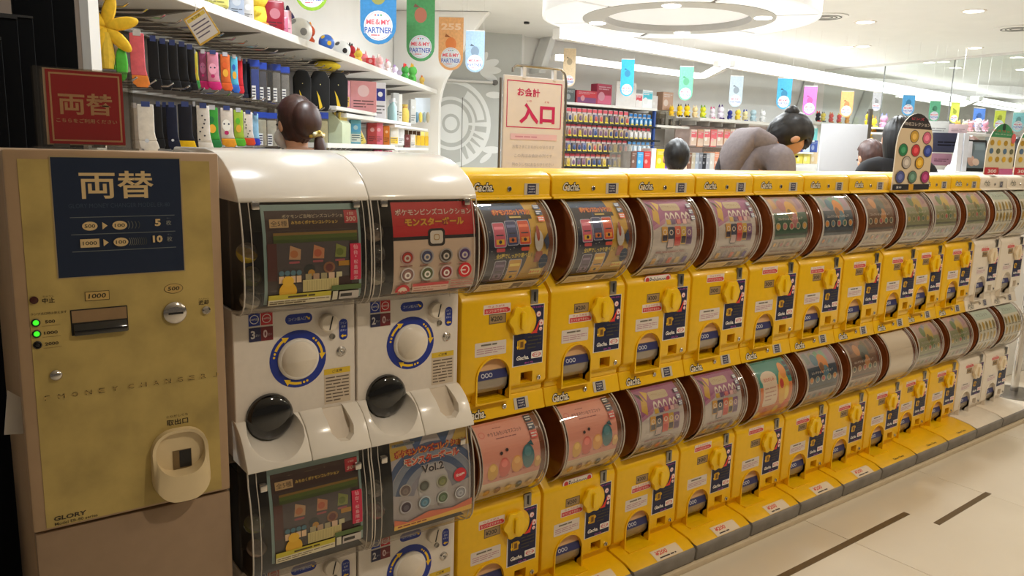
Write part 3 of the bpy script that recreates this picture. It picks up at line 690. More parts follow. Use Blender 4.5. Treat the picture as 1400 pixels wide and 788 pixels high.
def big_machine(x, upper, poster, three, lab):
    z0 = FZ if upper else FZ-.63
    t = thing('capsule_machine', lab, 'capsule machine', (x, 1.72, z0), 0, 'large white capsule machines')
    hw = .147
    obj('housing', MB().slab([(.0, .075), (0, .352), (.08, .352), (.08, .60), (.44, .60), (.44, .0), (.02, 0)], -hw, hw, 'x'), WHF, t, bev=.002, seg=1)
    for sx in (-1, 1):
        xx = sx*(hw-.018); fr = obj('corner_plate', MB().box(xx-.010, xx+.010, -.0012, .001, .333, .349), WHF, t, bev=.0005, seg=1)
    # dark inside of the capsule bin
    bn = MB(); bn.box(-.143, .143, .070, .076, .354, .598); bn.box(-.1435, -.1405, .0, .074, .354, .598); bn.box(.1405, .1435, .0, .074, .354, .598)
    obj('bin_lining', bn, DRK, t)
    obj('bin_floor', MB().slab([(0, .353), (-.03, .357), (-.055, .366), (.072, .372), (.072, .354)], -.14, .14, 'x'), DRK, t)
    cp = cov_prof if upper else cov_low
    mb = MB().sheet(cp, -.1475, .1475)
    side = cp+[(.0, cp[0][1])]
    for xx in (-.1475, .1475): mb.add([(xx, p[0], p[1]) for p in side], [tuple(range(len(side)))])
    cv = obj('bin_cover', mb, clear('clear_bin_acrylic', (238, 235, 230), .035, .04, .02, (200, 190, 180)), t, normals=False)
    for xx in (-.1465, -.128, .132, .1465): obj('edge', MB().tube([(xx, p[0], p[1]) for p in cp[:-1]], .0018 if abs(xx) > .14 else .0010, 6), RIM, cv)
    for xx in (-.115, .115): obj('catch', MB().box(xx-.008, xx+.008, -.084, -.070, .580, .597), CHR, t, bev=.002)
    pr, w_, h_ = poster; pr.build('poster', t, cover_map(-.103 if w_ < 230 else -.094, w_*.001, h_*.001, cov_prof if upper else cov_low), .0125)
    if upper:
        lid = [(-.073, .594), (-.074, .602), (-.064, .618), (-.052, .633), (-.034, .648), (-.010, .664), (.020, .679), (.055, .691), (.10, .699), (.15, .703), (.42, .703), (.44, .69), (.44, .600), (-.05, .594)]
        obj('lid', MB().slab(lid, -.1495, .1495, 'x'), WHT, t, bev=.004)
    # chin with the capsule outlet and coin tray
    ch = [(.0, .093), (-.008, .091), (-.022, .083), (-.040, .070), (-.056, .052), (-.068, .030), (-.079, .012), (-.083, .002), (-.083, -.002), (.02, -.002), (.02, .093)]
    for xa, xb in ((-.1495, -.001), (.001, .1495)):
        c = obj('chin_panel', MB().slab(ch, xa, xb, 'x'), WHT, t, bev=.002)
        if xa < -.1: cut = obj('cutter', MB().lathe([(0, -.12), (.098, -.12), (.057, -.006), (.057, .012), (0, .012)], (-.069, 0, .094), 40, 'y'), WHT, t)
        else: cut = obj('cutter', MB().slab([(.055, .085), (.068, .125), (.104, .125), (.117, .055), (.112, .035), (.098, .024), (.075, .026), (.058, .045)], -.2, .012), WHT, t)
        bpy.context.view_layer.update(); boolean_cut(c, [cut])
    obj('coin_tray', MB().slab([(-.004, .09), (-.050, .024), (.018, .024), (.018, .09)], .056, .116, 'x'), mat('tray_plastic', (206, 190, 168), .4, noise=.03), t)
    obj('outlet_door', MB().lathe([(.0555, .004), (.0555, -.004), (.0535, -.010), (.045, -.017), (.031, -.022), (.013, -.0245), (0, -.025)], (-.069, 0, .094), 32, 'y'), GLB, t)
    # turning dial
    dl = obj('dial', MB().lathe([(.050, .002), (.050, -.003), (.047, -.007), (.044, -.008), (0, -.008)], (.003, 0, .222), 36, 'y'), WHT, t)
    g = MB(); ga_ = radians(4 if x < .8 else 38); n_ = 24; vs = []
    for i in range(n_): q_ = 2*pi*i/n_; vs.append((.043*cos(q_), -.0079, .043*sin(q_)))
    vs += [(-.036, -.025, -.002), (.036, -.025, -.002), (-.036, -.025, .002), (.036, -.025, .002)]
    fs = [(i, i+1, n_+3 if i < n_//4 else n_+2) for i in range(n_//2)]+[(i, (i+1) % n_, n_ if i < n_*3//4 else n_+1) for i in range(n_//2, n_)]+[(n_//4, n_+2, n_+3), (n_*3//4, n_+1, n_), (n_, n_+1, n_+3, n_+2), (0, n_+3, n_+1), (n_//2, n_, n_+2)]
    g.add([(x_*cos(ga_)-z_*sin(ga_)+.003, y_, x_*sin(ga_)+z_*cos(ga_)+.222) for x_, y_, z_ in vs], fs); obj('grip', g, IVO, dl, smooth=50)
    pr = Ink(); pr.arc(70, 70, 47, 69, 0, 360, BLUE, 40)
    for a in (150, 30, 270):
        pr.arc(70, 70, 56, 62, a-26, a+6, YL, 8); b_ = radians(a-30); pr.poly([(70+52*cos(radians(a-22)), 70+52*sin(radians(a-22))), (70+68*cos(radians(a-24)), 70+68*sin(radians(a-24))), (70+58*cos(radians(a-38)), 70+58*sin(radians(a-38)))], YL)
        for k in (12, 20): pr.disc(70+59*cos(radians(a+k)), 70+59*sin(radians(a+k)), 3, YL, n=8)
    pr.build('dial_ring_print', t, flat(-.067, .152))
    pr = Ink(); price_card(pr, three); pr.build('price_card', t, flat(-.111, .276))
    pr = Ink(); pr.rrect(0, 0, 66, 24, 12, BLUE); pr.text('コイン投入口', 29, 12, 8, (200, 206, 226), 42, .01); pr.poly([(54, 8), (60, 8), (60, 14), (57, 12), (52, 17), (50, 15), (55, 10)], YL); pr.build('coin_label', t, flat(-.027, .306))
    pr = Ink(); pr.rrect(0, 0, 22, 52, 10, BLUE)
    for i, s_ in enumerate(('コイン', '返却', 'ボタン')): pr.text(s_, 11, 42-i*9, 6, (200, 206, 226), 16 if i != 1 else 11, .01)
    pr.poly([(4, 10), (10, 15), (10, 12), (18, 12), (18, 8), (10, 8), (10, 5)], YL); pr.build('return_label', t, flat(.106, .254))
    cs = obj('coin_dial', MB().lathe([(.022, .002), (.022, -.012), (.019, -.015), (0, -.015)], (.076, 0, .302), 28, 'y'), IVO, t)
    sl = MB().box(-.0015, .0015, -.0158, -.010, -.017, .017); a = radians(-14); sl.v = [(x_*cos(a)-z_*sin(a)+.080, y_, x_*sin(a)+z_*cos(a)+.302) for x_, y_, z_ in sl.v]; obj('slit', sl, BLK, cs)
    obj('reject_button', MB().lathe([(.007, .001), (.007, -.004), (.005, -.004), (.004, -.002), (0, -.002)], (.088, 0, .266), 16, 'y'), STL, t)
    lk = obj('lock', MB().lathe([(.0125, .001), (.0125, -.002), (.0085, -.005), (.007, -.005), (.0065, -.003), (0, -.003)], (.111, 0, .226), 20, 'y'), CHR, t)
    obj('keyhole', MB().lathe([(.003, -.0035), (0, -.0055)], (.111, 0, .226), 8, 'y'), STL, lk)
    pr = Ink(); pr.rect(0, 0, 68, 88, (214, 196, 172)); pr.rect(0, 74, 68, 88, (226, 190, 50)); pr.text('ご注意', 34, 81, 7, (90, 70, 30), 26, .02); pr.lines(4, 4, 64, 70, 8, (110, 94, 80), .38, 7); pr.build('notice_sticker', t, flat(.066, .098))
    return t
big_machine(WCX[0], True, poster_market(), True, 'upper left large white capsule machine with brown food-stall poster, beside the money changer')
big_machine(WCX[1], True, poster_badges(), False, 'upper right large white capsule machine with red and white badge poster')
big_machine(WCX[0], False, poster_market(), True, 'lower left large white capsule machine with brown food-stall poster')
big_machine(WCX[1], False, poster_vol2(), False, 'lower right large white capsule machine with pale blue Vol.2 badge poster')
for i, x in enumerate(WCX): tag(obj('machine_plinth', MB().box(x-.145, x+.145, 1.70, 2.15, 0, .068), GRY, None, bev=.006), f"grey plinth under the {('left', 'right')[i]} large white machine", 'plinth', 'plinths under the large machines')
# loose capsules seen through the covers
def capsule(x, y, z, c, lab, tilt=.4):
    t = thing('toy_capsule', lab, 'capsule', (x, y, z), 0, 'toy capsules in the white machines'); t.rotation_euler = (tilt, .3, 0); r = .0235
    obj('cup', MB().lathe([(.0001, -r)]+[(r*cos(a), r*sin(a)) for a in [radians(v) for v in (-70, -50, -30, -12, 0)]], (0, 0, 0), 16), mat('capsule_'+str(c), c, .25, coat=.5, noise=.05), t)
    obj('dome', MB().lathe([(r*1.02*cos(a), r*1.02*sin(a)) for a in [radians(v) for v in (-3, 12, 30, 50, 70)]]+[(.0001, r*1.02)], (0, 0, 0), 16), CLD, t)
for x, z, c, n in ((.548, 1.185, (236, 206, 20), 'yellow capsule left of the food-stall poster, upper left white machine'), (.556, 1.133, (90, 100, 50), 'dull green capsule under the yellow one, upper left white machine'),
                   (.552, 1.082, (200, 190, 170), 'pale capsule at the bottom left of the upper left white machine'),
                   (.850, 1.217, (206, 186, 170), 'pale pink capsule left of the badge poster, upper right white machine'), (.856, 1.112, (214, 206, 190), 'cream capsule at the bottom left of the upper right white machine'),
                   (.856, 1.1745-.0095, (70, 60, 56), 'dark capsule between two pale ones, upper right white machine'),
                   (.545, .560, (120, 126, 60), 'olive capsule left of the poster, lower left white machine'), (.550, .500, (190, 160, 140), 'pinkish capsule at the bottom left of the lower left white machine'),
                   (.797, .580, (90, 150, 150), 'teal capsule right of the poster, lower left white machine'), (.795, .525, (190, 110, 70), 'orange capsule right of the poster, lower left white machine'),
                   (.850, .570, (170, 160, 150), 'grey capsule left of the Vol.2 poster, lower right white machine'), (.854, .510, (180, 80, 80), 'red capsule at the bottom left of the lower right white machine'),
                   (1.098, .600, (200, 80, 90), 'red capsule right of the Vol.2 poster, lower right white machine')):
    capsule(x, 1.72-.040, z, c, n)

# ================================================================== money changer
CX, CY = .30, 1.65
t = thing('money_changer', 'gold-fronted money changer with a blue panel, left of the white machines', 'money changer', (CX, CY, 0))
obj('cabinet', MB().box(-.183, .183, .03, .46, 0, 1.392), BEI, t, bev=.004)
obj('door', MB().box(-.185, .186, 0, .029, .670, 1.396), BEI, t, bev=.005)
obj('lower_panel', MB().box(-.182, .186, .004, .029, .02, .664), mat('taupe_steel', (160, 134, 108), .45, noise=.05), t, bev=.004)
obj('gold_sheet', MB().box(-.163, .167, -.0012, .002, .676, 1.379), GOLD, t)
fy = -.0014
p = Ink(); w_, h_ = 222, 222
p.rect(-2, -2, w_+2, h_+2, (170, 150, 110)); p.rect(0, 0, w_, h_, (16, 34, 62))
CRM = (214, 186, 136)
p.text('両替', 108, 172, 52, CRM, 128, .015); p.text('GLORY MONEY CHANGER MODEL ER-80', 112, 133, 8, (60, 74, 92), 176, -.008)
for y in (111, 79, 47): p.rect(25, y, 208, y+1.3, (110, 116, 116))
for y, sq, n_, tx_ in ((95, 0, 4, '5'), (63, 1, 9, '10')):
    if sq: p.rect(39, y-8, 71, y+8, CRM); p.text('1000', 55, y, 7, (70, 60, 40), 24, .02)
    else: p.disc(57, y, 13, CRM, 8.5, 20); p.text('500', 57, y, 7, (70, 60, 40), 18, .02)
    p.poly([(78, y-7), (78, y+7), (87, y)], CRM)
    for i in range(n_): c = int(120-i*(60/n_)); p.arc(114+i*(3.6 if sq else 6), y, 10.5, 11.7, -40, 40, (c, c, c-6), 6)
    p.disc(108, y, 13, CRM, 8.5, 20); p.text('100', 108, y, 7, (70, 60, 40), 18, .02)
    p.text(tx_, 176 if not sq else 174, y+3, 14, CRM, 11 if not sq else 18, .04); p.text('枚', 196, y+2, 10, (140, 140, 130), 10, .01); p.text('まい', 196, y+11, 3, (110, 116, 120), 7, 0)
p.build('title_panel', t, flat(-.112, 1.161, fy))
def label(nm, f, x, z): q = Ink(); f(q); q.build(nm, t, flat(x, z, fy))
INKD = (50, 40, 26)
label('print_1000', lambda q: (q.rect(0, 0, 42, 18, INKD), q.rect(1, 1, 41, 17, (196, 164, 96)), q.text('1000', 21, 9, 9, INKD, 30, .02, slant=.15)), -.071, 1.1135)
label('print_500', lambda q: (q.disc(18, 10, 18, INKD, 10, 24), q.disc(18, 10, 17, (196, 164, 96), 9.2, 24), q.text('500', 18, 10, 8, INKD, 22, .02, slant=.15)), .070, 1.115)
label('print_stop', lambda q: (q.text('中止', 10, 5, 10, INKD, 20, .015), q.text('ちゅうし', 10, 13, 3, INKD, 18, 0)), -.141, 1.116)
label('print_return', lambda q: (q.text('返却', 10, 5, 10, INKD, 20, .015), q.text('へんきゃく', 10, 13, 3, INKD, 20, 0)), .135, 1.086)
label('print_lamp_note', lambda q: q.text('ランプ点灯時は使えます', 30, 3, 5, INKD, 58, 0), -.162, 1.094)
for z, s_ in ((1.081, '500'), (1.060, '1000'), (1.039, '2000')): label('print_lamp', lambda q, s_=s_: (q.text(s_, 12, 3, 6, INKD, 16 if len(s_) < 4 else 22, .02), q.rect(-2, -5, 28, -4.5, (110, 90, 50))), -.143, z-.003)
label('print_outlet', lambda q: (q.text('取出口', 20, 6, 13, INKD, 42, .015), q.text('とりだしぐち', 20, 19, 5, INKD, 42, 0)), .063, .839)
def money(q):
    for i, ch in enumerate('「MONEYCHANGER」'):
        x = i*300/13+(6 if i > 5 else 0); q.text(ch, x, 4, 9, (70, 54, 28), 10 if ch not in '「」' else 8, -.01); q.text(ch, x+1.2, 4, 4.5, (190, 158, 92), 13, 0)
label('print_money_changer', money, -.145, .931)
label('print_maker', lambda q: (q.text('GLORY', 28, 14, 9, INKD, 56, .03, slant=.1), q.text('Model ER-80 series', 38, 3, 6, INKD, 74, .005)), -.150, .678)
# bill slot
bs = MB(); pts_o = [(-.099, 1.0475), (.002, 1.0475), (.002, 1.1005), (-.099, 1.1005)]
obj('bill_slot', MB().box(-.0975, .001, -.003, .0, 1.049, 1.099), BLK, t, bev=.001, seg=1)
bsl = obj('bill_tray', MB().slab([(-.004, 1.072), (-.012, 1.060), (-.012, 1.050), (-.002, 1.050), (-.002, 1.072)], -.094, -.002, 'x'), GLB, t, bev=.001)
obj('slot_backing', MB().box(-.0955, -.001, -.0036, -.002, 1.074, 1.097), mat('slot_beige', (150, 120, 84), .5, noise=.1), t)
co = obj('coin_slot', MB().lathe([(.0225, .001), (.0225, -.004), (.019, -.007), (.012, -.009), (0, -.0095)], (.088, fy, 1.0755), 28, 'y'), CHR, t)
obj('slit', MB().box(.074, .102, -.0115, -.006, 1.0735, 1.0775), BLK, co)
obj('return_button', MB().lathe([(.0085, .001), (.0085, -.004), (.005, -.007), (0, -.007)], (.149, fy, 1.0745), 16, 'y'), CHR, t)
obj('stop_button', MB().lathe([(.007, .001), (.007, -.003), (0, -.004)], (-.154, fy, 1.1235), 16, 'y'), mat('dark_red_plastic', (70, 26, 20), .3, noise=.1), t)
for z, on in ((1.081, 1), (1.060, 1), (1.039, 0)):
    lp = obj('lamp_bezel', MB().lathe([(.0075, .001), (.0075, -.002), (.0055, -.003), (.005, -.001)], (-.154, fy, z), 16, 'y'), BLK, t)
    obj('lamp', MB().lathe([(.005, -.001), (.004, -.003), (0, -.004)], (-.154, fy, z), 12, 'y'), mat('green_lamp', (60, 220, 40), .4, emit=1.1) if on else BLK, lp)
obj('lock', MB().lathe([(.0105, .001), (.0105, -.003), (.007, -.007), (.003, -.008), (0, -.008)], (-.128, fy, .977), 20, 'y'), CHR, t)
# dispensing cup
ou, inn = rr(.028, .682, .140, .832, .045, 6), rr(.036, .738, .132, .824, .038, 6); n = len(ou)
vs = [(x, fy, z) for x, z in ou]+[(x*.98+.0017, fy-.014-.022*max(0, (.757-z)/.075), z*.985+.0114) for x, z in ou]+[(x, fy-.012-.020*max(0, (.781-z)/.043), z) for x, z in inn]+[(x, fy-.001, z+.004) for x, z in inn]
fs = []
for k in range(3): fs += [(k*n+i, k*n+(i+1) % n, (k+1)*n+(i+1) % n, (k+1)*n+i) for i in range(n)]
cup = obj('coin_cup', MB().add(vs, fs), CREAM, t, smooth=60)
obj('cup_back', MB().slab(rr(.036, .738, .132, .828, .038, 6), fy-.0015, fy-.0005), CREAM, t)
ho = obj('coin_outlet', MB().box(.070, .107, fy-.0028, fy-.001, .742, .783), mat('outlet_shade_plastic', (120, 96, 60), .5, noise=.1), t)
obj('outlet_hole', MB().box(.083, .106, fy-.0034, fy-.002, .745, .782), BLK, ho)
# sign holder on top
t = thing('sign_holder', 'clear acrylic sign holder with a red card on the money changer', 'sign', (CX-.043, 1.70, 1.397))
mb = MB(); mb.box(-.082, .082, -.016, -.013, .004, .148); mb.box(-.082, .082, .013, .016, .004, .148); mb.box(-.082, -.079, -.013, .013, .004, .148); mb.box(.079, .082, -.013, .013, .004, .148); mb.box(-.079, .079, -.013, .013, .145, .148)
obj('acrylic_case', mb, CLR, t); obj('acrylic_base', MB().box(-.085, .085, -.03, .035, 0, .004), CLD, t)
mb = MB(); mb.box(-.055, -.03, -.012, .012, .004, .010); mb.box(.01, .03, -.012, .012, .004, .010); obj('pad', mb, GRYP := mat('grey_pad', (110, 108, 106), .7, noise=.1), t)
p = Ink(); p.rect(0, 0, 128, 134, (186, 24, 34)); CR2 = (226, 178, 130)
for a in ((5, 5, 123, 8), (5, 126, 123, 129), (5, 5, 8, 129), (120, 5, 123, 129)): p.rect(*a, CR2, lift=a[0] == 5)
p.text('両替', 64, 74, 40, CR2, 92, .02); p.text('こちらをご利用ください', 64, 43, 8, CR2, 102, .01)
p.build('red_card', t, flat(-.062, .010, -.008)); obj('card_backing', MB().box(-.066, .066, -.0076, -.006, .008, .146), mat('card_white', (206, 180, 150), .6, noise=.03), t)

# ================================================================== cards standing on the machines
def dome_card(p, w, h, c_top, hb, bg):
    r = w*.45
    pts = [(0, 0), (w, 0), (w, h-r)]+[(w/2+(w/2)*cos(radians(a)), h-r+r*sin(radians(a))) for a in range(10, 171, 12)]+[(0, h-r)]
    p.poly(pts, bg)
    k0 = h-hb; q = []
    for (ax, ay), (bx, by) in zip(pts, pts[1:]+pts[:1]):
        if (ay >= k0) != (by >= k0): f_ = (k0-ay)/(by-ay); q.append((ax+(bx-ax)*f_, k0))
        if by >= k0: q.append((bx, by))
    p.poly(q, c_top); return pts
def stand_card(nm, lab, pxl, pxr, ytop, ybot, Y, paint, c_top, hb, bg, edge):
    a = onY(pxl, ybot, Y); b_ = onY(pxr, ybot, Y); c = onY((pxl+pxr)/2, ytop, Y)
    w = (b_.x-a.x)*1000; z0 = 1.362 if Y > 1.74 else a.z; h = (c.z-z0)*1000
    t = thing(nm, lab, 'sign', ((a.x+b_.x)/2, Y, z0), 0, 'display cards on top of the machines')
    p = Ink(); pts = dome_card(p, w, h, c_top, h*hb, bg); paint(p, w, h)
    obj('board', MB().slab([((x-w/2)*.001, z*.001) for x, z in pts], 0, .004), edge, t); p.build('board_print', t, flat(-w/2000, 0))
    zr = 1.3628-z0; obj('rest', MB().box(-.03, .03, .004, .06, zr, zr+.006), edge, t)
def paint_badges(p, w, h):
    p.text('PINSコレクション', w/2, h*.86, h*.05, (200, 190, 180), w*.7, .02); p.text('ピンズ', w/2, h*.93, h*.035, (206, 60, 80), w*.35, .02)
    cs = [(206, 160, 60), (224, 110, 140), (40, 130, 80), (206, 50, 60), (50, 70, 160), (190, 180, 170), (226, 170, 40), (80, 90, 150), (90, 130, 110), (170, 50, 110)]
    ps = [(.45, .70), (.8, .69), (.18, .52), (.52, .52), (.86, .52), (.3, .36), (.66, .36), (.17, .17), (.5, .17), (.86, .17)]
    for c, (u, v) in zip(cs, ps): p.disc(w*u, h*v, w*.125, (90, 80, 70), h*.085); p.disc(w*u, h*v, w*.11, c, h*.076); p.disc(w*u, h*v, w*.06, tuple(min(255, q+40) for q in c), h*.04)
    p.rect(0, 0, w, h*.075, (40, 38, 44)); p.text('全10', w*.15, h*.037, h*.03, WH, w*.14, .02); p.rect(w*.42, 0, w*.55, h*.075, (216, 160, 40))
def paint_figs(p, w, h):
    p.disc(w/2, h*.93, w*.06, (30, 60, 50)); p.text('マスコット', w/2, h*.85, h*.045, (206, 90, 60), w*.8, .02); p.text('コレクション', w/2, h*.79, h*.03, (220, 226, 210), w*.6, .02)
    R = random.Random(3)
    for r_ in range(3):
        for c in range(4): p.disc(w*(.15+c*.24), h*(.62-r_*.16), w*.07, ((190, 150, 40), (110, 110, 80), (226, 180, 50), (90, 120, 150))[(r_*3+c*2) % 4], h*.055)
    p.rect(0, 0, w*.48, h*.14, (206, 60, 70)); p.text('300', w*.26, h*.07, h*.07, WH, w*.3, .02); p.rect(w*.5, 0, w, h*.12, (214, 110, 160)); p.disc(w*.88, h*.72, w*.08, (230, 110, 110))
stand_card('display_card', 'cream card with a black top and round coloured badges on the yellow machines', 1219, 1268, 154, 260, 1.712, paint_badges, (46, 40, 42), .20, (226, 204, 170), mat('card_edge', (236, 230, 222), .5, noise=.03))
stand_card('display_card', 'green-topped card with small gold figures, left of the two green cards', 1343, 1381, 168, 252, 1.75, paint_figs, (60, 150, 100), .27, (226, 216, 186), MATS['card_edge'])
stand_card('display_card', 'green-topped card cut off by the right edge of the photo', 1384, 1424, 170, 250, 1.75, paint_figs, (60, 150, 100), .27, (226, 216, 186), MATS['card_edge'])
# ================================================================== lamps
def downlight(p, rad=.055, power=0, col=SHOP_C, lab='', grp='ceiling downlights'):
    t = thing('downlight', lab, 'ceiling light', (p[0], p[1], CEIL), 0, grp)
    obj('rim', MB().lathe([(rad*1.25, -.0005), (rad*1.22, -.006), (rad, -.008), (rad*.96, -.003)], (0, 0, 0), 20), WHF, t)
    obj('lens', MB().cyl((0, 0, -.005), rad*.95, .0045, 'z', 20), GLOW, t)
    if power:
        L = bpy.data.lights.new('downlight_lamp', 'AREA'); L.shape = 'DISK'; L.size = rad*2; L.energy = power; L.color = col
        o = bpy.data.objects.new('downlight_lamp', L); COL.objects.link(o); o.parent = t; o.location = (0, 0, -.012)
vis = [((1183, 31), 'downlight nearest the ring lamp, right of it'), ((1331, 16), 'downlight at the top right of the ceiling'), ((1333, 66), 'downlight below the top right one, over the cards'),
       ((1158, 65), 'left one of a close pair of downlights'), ((1180, 64), 'right one of a close pair of downlights'), ((1270, 86), 'left one of the far pair of small downlights'),
       ((1290, 85), 'right one of the far pair of small downlights'), ((1306, 93), 'small far downlight below the far pair'), ((1390, 79), 'small far downlight near the right edge')]
for (x, y), lab in vis:
    p = onZ(x, y, CEIL-.008); downlight(p, .075 if y > 60 else .085, SHOP_W, SHOP_C, lab)
k = 0
for X in (1.6, 3.6, 5.6):
    for Y in (3.3, 5.3): k += 1; downlight((X+(.4 if Y > 4 else 0), Y, CEIL), .06, SHOP_W, SHOP_C, f'shop downlight above the frame, {ORD[k-1]} of six counted from the sock shelf')
for i, X in enumerate((.7, 2.2, 3.8, 5.4)): downlight((X, 2.0, CEIL), .06, SHOP_W*.32, SHOP_C, f'shop downlight above the row of machines, {ORD[i]} from the money changer')
for X in (1.5, 3.6, 5.7):
    for Y in (.1,): downlight((X, Y, CEIL), .07, AISLE_W, AISLE_C, f'warm aisle downlight {("behind the viewer", "over the aisle")[Y > 0]}, {ORD[int((X+.6)/2.1-.5)]} along the row of machines', 'aisle downlights')
# ring lamp
RC = onZ(926, 27, 2.40); RC.z = 0
t = thing('ring_lamp', 'huge round white ring lamp under the ceiling', 'ceiling light', (RC.x, RC.y, 2.40))
obj('outer_band', MB().lathe([(.975, 0), (1.0, .004), (1.0, .30), (.985, .35), (.4, .35)], n=64), mat('lamp_white', (246, 246, 246), .4, emit=.32, noise=.01), t)
R1 = mat('pearl_diffuser', (240, 240, 238), .3, emit=.50, noise=.10, scale=9)
for k in range(6):
    a0, a1 = k*60+2, k*60+59.2
    P = [(.975*cos(radians(a0+(a1-a0)*i/10)), .975*sin(radians(a0+(a1-a0)*i/10))) for i in range(11)]+[(.70*cos(radians(a1-(a1-a0)*i/10)), .70*sin(radians(a1-(a1-a0)*i/10))) for i in range(11)]
    obj('diffuser_panel', MB().slab(P, .003, .012, 'z'), R1, t)
obj('seam', MB().lathe([(.976, .013), (.69, .013)], n=48), GRYP, t)
obj('inner_ring', MB().lathe([(.70, .02), (.70, -.002), (.685, -.006), (.53, -.006), (.525, .05)], n=64), mat('lamp_grey', (196, 196, 196), .5, noise=.02), t)
obj('centre_disc', MB().cyl((0, 0, .04), .53, .02, 'z', 48), mat('lamp_centre', (232, 232, 234), .5, emit=.28, noise=.01), t)
for a in (48, 132, 228, 312):
    b_ = radians(a-10)
    obj('spot', MB().cyl((.61*cos(b_), .61*sin(b_), -.010), .062, .006, 'z', 20), GLOW, t)
L = bpy.data.lights.new('ring_lamp_light', 'AREA'); L.shape = 'DISK'; L.size = 1.8; L.energy = 60; L.color = SHOP_C
o = bpy.data.objects.new('ring_lamp_light', L); COL.objects.link(o); o.parent = t; o.location = (0, 0, -.02)
# light coves along the back of the shop
def cove(a, b_, w, h, lab):
    d = (b_-a); Lh = sqrt(d.x**2+d.y**2); t = thing('light_cove', lab, 'light', (a.x, a.y, a.z), atan2(d.y, d.x), 'light coves on the back wall')
    dz = d.z
    mb = MB(); mb.add([(0, 0, 0), (Lh, 0, dz), (Lh, w, dz), (0, w, 0), (0, 0, h), (Lh, 0, dz+h), (Lh, w, dz+h), (0, w, h)], [(0, 3, 2, 1), (4, 5, 6, 7), (0, 1, 5, 4), (1, 2, 6, 5), (2, 3, 7, 6), (3, 0, 4, 7)])
    obj('light_strip', mb, GLOWS, t); mb2 = MB(); mb2.v = [(x, y+w, z) for x, y, z in mb.v]; mb2.f = mb.f; mb2.m = mb.m
    obj('backing_rail', mb2, LAM, t); return t
cove(onZ(775, 51, 2.5), onZ(1400, 153, 2.5), .10, .10, 'long bright light cove under the ceiling of the back wall')
za = 2.38
cove(onZ(765, 82, za), onZ(958, 107, za), .07, .06, 'lower left light strip behind the tan and blue banners')
cove(onZ(958, 107, za), onZ(990, 90, za), .06, .06, 'short slanting light strip that links two long ones')
cove(onZ(990, 90, za), onZ(1235, 130, za), .07, .06, 'lower light strip right of the slanting piece')
cove(onZ(1235, 133, za), onZ(1310, 146, za), .06, .06, 'far light strip over the card with the badges')
cove(onZ(1312, 146, za), onZ(1332, 137, za), .06, .06, 'short far slanting light strip near the green cards')
cove(onZ(1332, 137, za), onZ(1400, 149, za), .06, .06, 'far right light strip above the green cards')
# slanting white fins
def fin(pa, pb, Y, w, lab):
    a, b_ = onY(*pa, Y), onY(*pb, Y)
    tag(obj('slanted_post', MB().slab([(a.x, a.z), (a.x+w, a.z), (b_.x+w, b_.z), (b_.x, b_.z)], Y, Y+.2), mat('fin_white', (226, 226, 224), .5, noise=.01), None, bev=.006), lab, 'post', 'slanted white posts')
fin((737, 100), (757, 38), 7.5, .09, 'slanted white post behind the entrance sign'); fin((1090, 195), (1120, 92), 7.53, .08, 'slanted white post right of the blue banner'); fin((1168, 200), (1199, 118), 7.53, .08, 'slanted white post above the white partition board')
for (x, y), lab in (((1130, 22), 'round slotted ceiling vent right of the ring lamp'), ((1390, 38), 'round slotted ceiling vent at the right edge')):
    p = onZ(x, y, CEIL); t = thing('ceiling_vent', lab, 'vent', (p.x, p.y, CEIL))
    obj('vent_plate', MB().lathe([(.20, 0), (.20, -.01), (.16, -.014), (0, -.014)], n=28), WALLW, t)
    for r_ in (.06, .10, .14): obj('vent_slot', MB().lathe([(r_, -.0142), (r_, -.017), (r_-.012, -.017), (r_-.012, -.0142)], n=28), GRYP, t)
p = onZ(720, 30, CEIL); tag(obj('ceiling_sensor', MB().cyl((p.x, p.y, CEIL-.02), .03, .02, 'z', 16), BLK), 'small black sensor on the ceiling left of the ring lamp', 'sensor')
# glass partition on the right: panes between thin joints, hung from a ceiling rail
ga, gb = onZ(1130, 95, CEIL), onZ(1400, 70, CEIL); ga.z = gb.z = 0
d = (ga-gb); GLn = d.length; gang = atan2(d.y, d.x)
t = thing('glass_partition', 'tall clear glass partition of panes near the right edge', 'partition', gb-d.normalized()*1.2, gang)
PANE = clear('pane_glass', (247, 251, 250), .03, .01)
n = 4; L_ = GLn+1.2
for i in range(n): obj('glass_pane', MB().box(L_*i/n+.004, L_*(i+1)/n-.004, 0, .012, .02, CEIL-.03), PANE, t)
obj('top_rail', MB().box(0, L_, -.015, .027, CEIL-.03, CEIL), LAM, t); obj('floor_rail', MB().box(0, L_, -.01, .022, 0, .02), STL, t)
for i in (1, 2, 3): obj('joint', MB().box(L_*i/n-.004, L_*i/n+.004, -.001, .013, .02, CEIL-.03), GRYP, t)
# chrome post and white bright leaf at the end of the row
p = onZ(1385, 541, 0)
t = thing('chrome_post', 'chrome post with a round floor plate at the right end of the row', 'post', (p.x+.06, p.y+.02, 0))
obj('floor_plate', MB().lathe([(.17, 0), (.17, .006), (.15, .012), (.03, .016), (0, .016)], n=32), STL, t); obj('pole', MB().cyl((0, 0, .014), .022, 2.3, 'z', 20), CHR, t); obj('cap', MB().lathe([(.024, 0), (.024, .01), (0, .02)], (0, 0, 2.31), 20), CHR, t)
tag(obj('white_counter', MB().box(5.6, 6.5, 2.08, 2.2, 0, 1.0), WALLW, None, bev=.01), 'white counter block beyond the right end of the machines', 'counter')

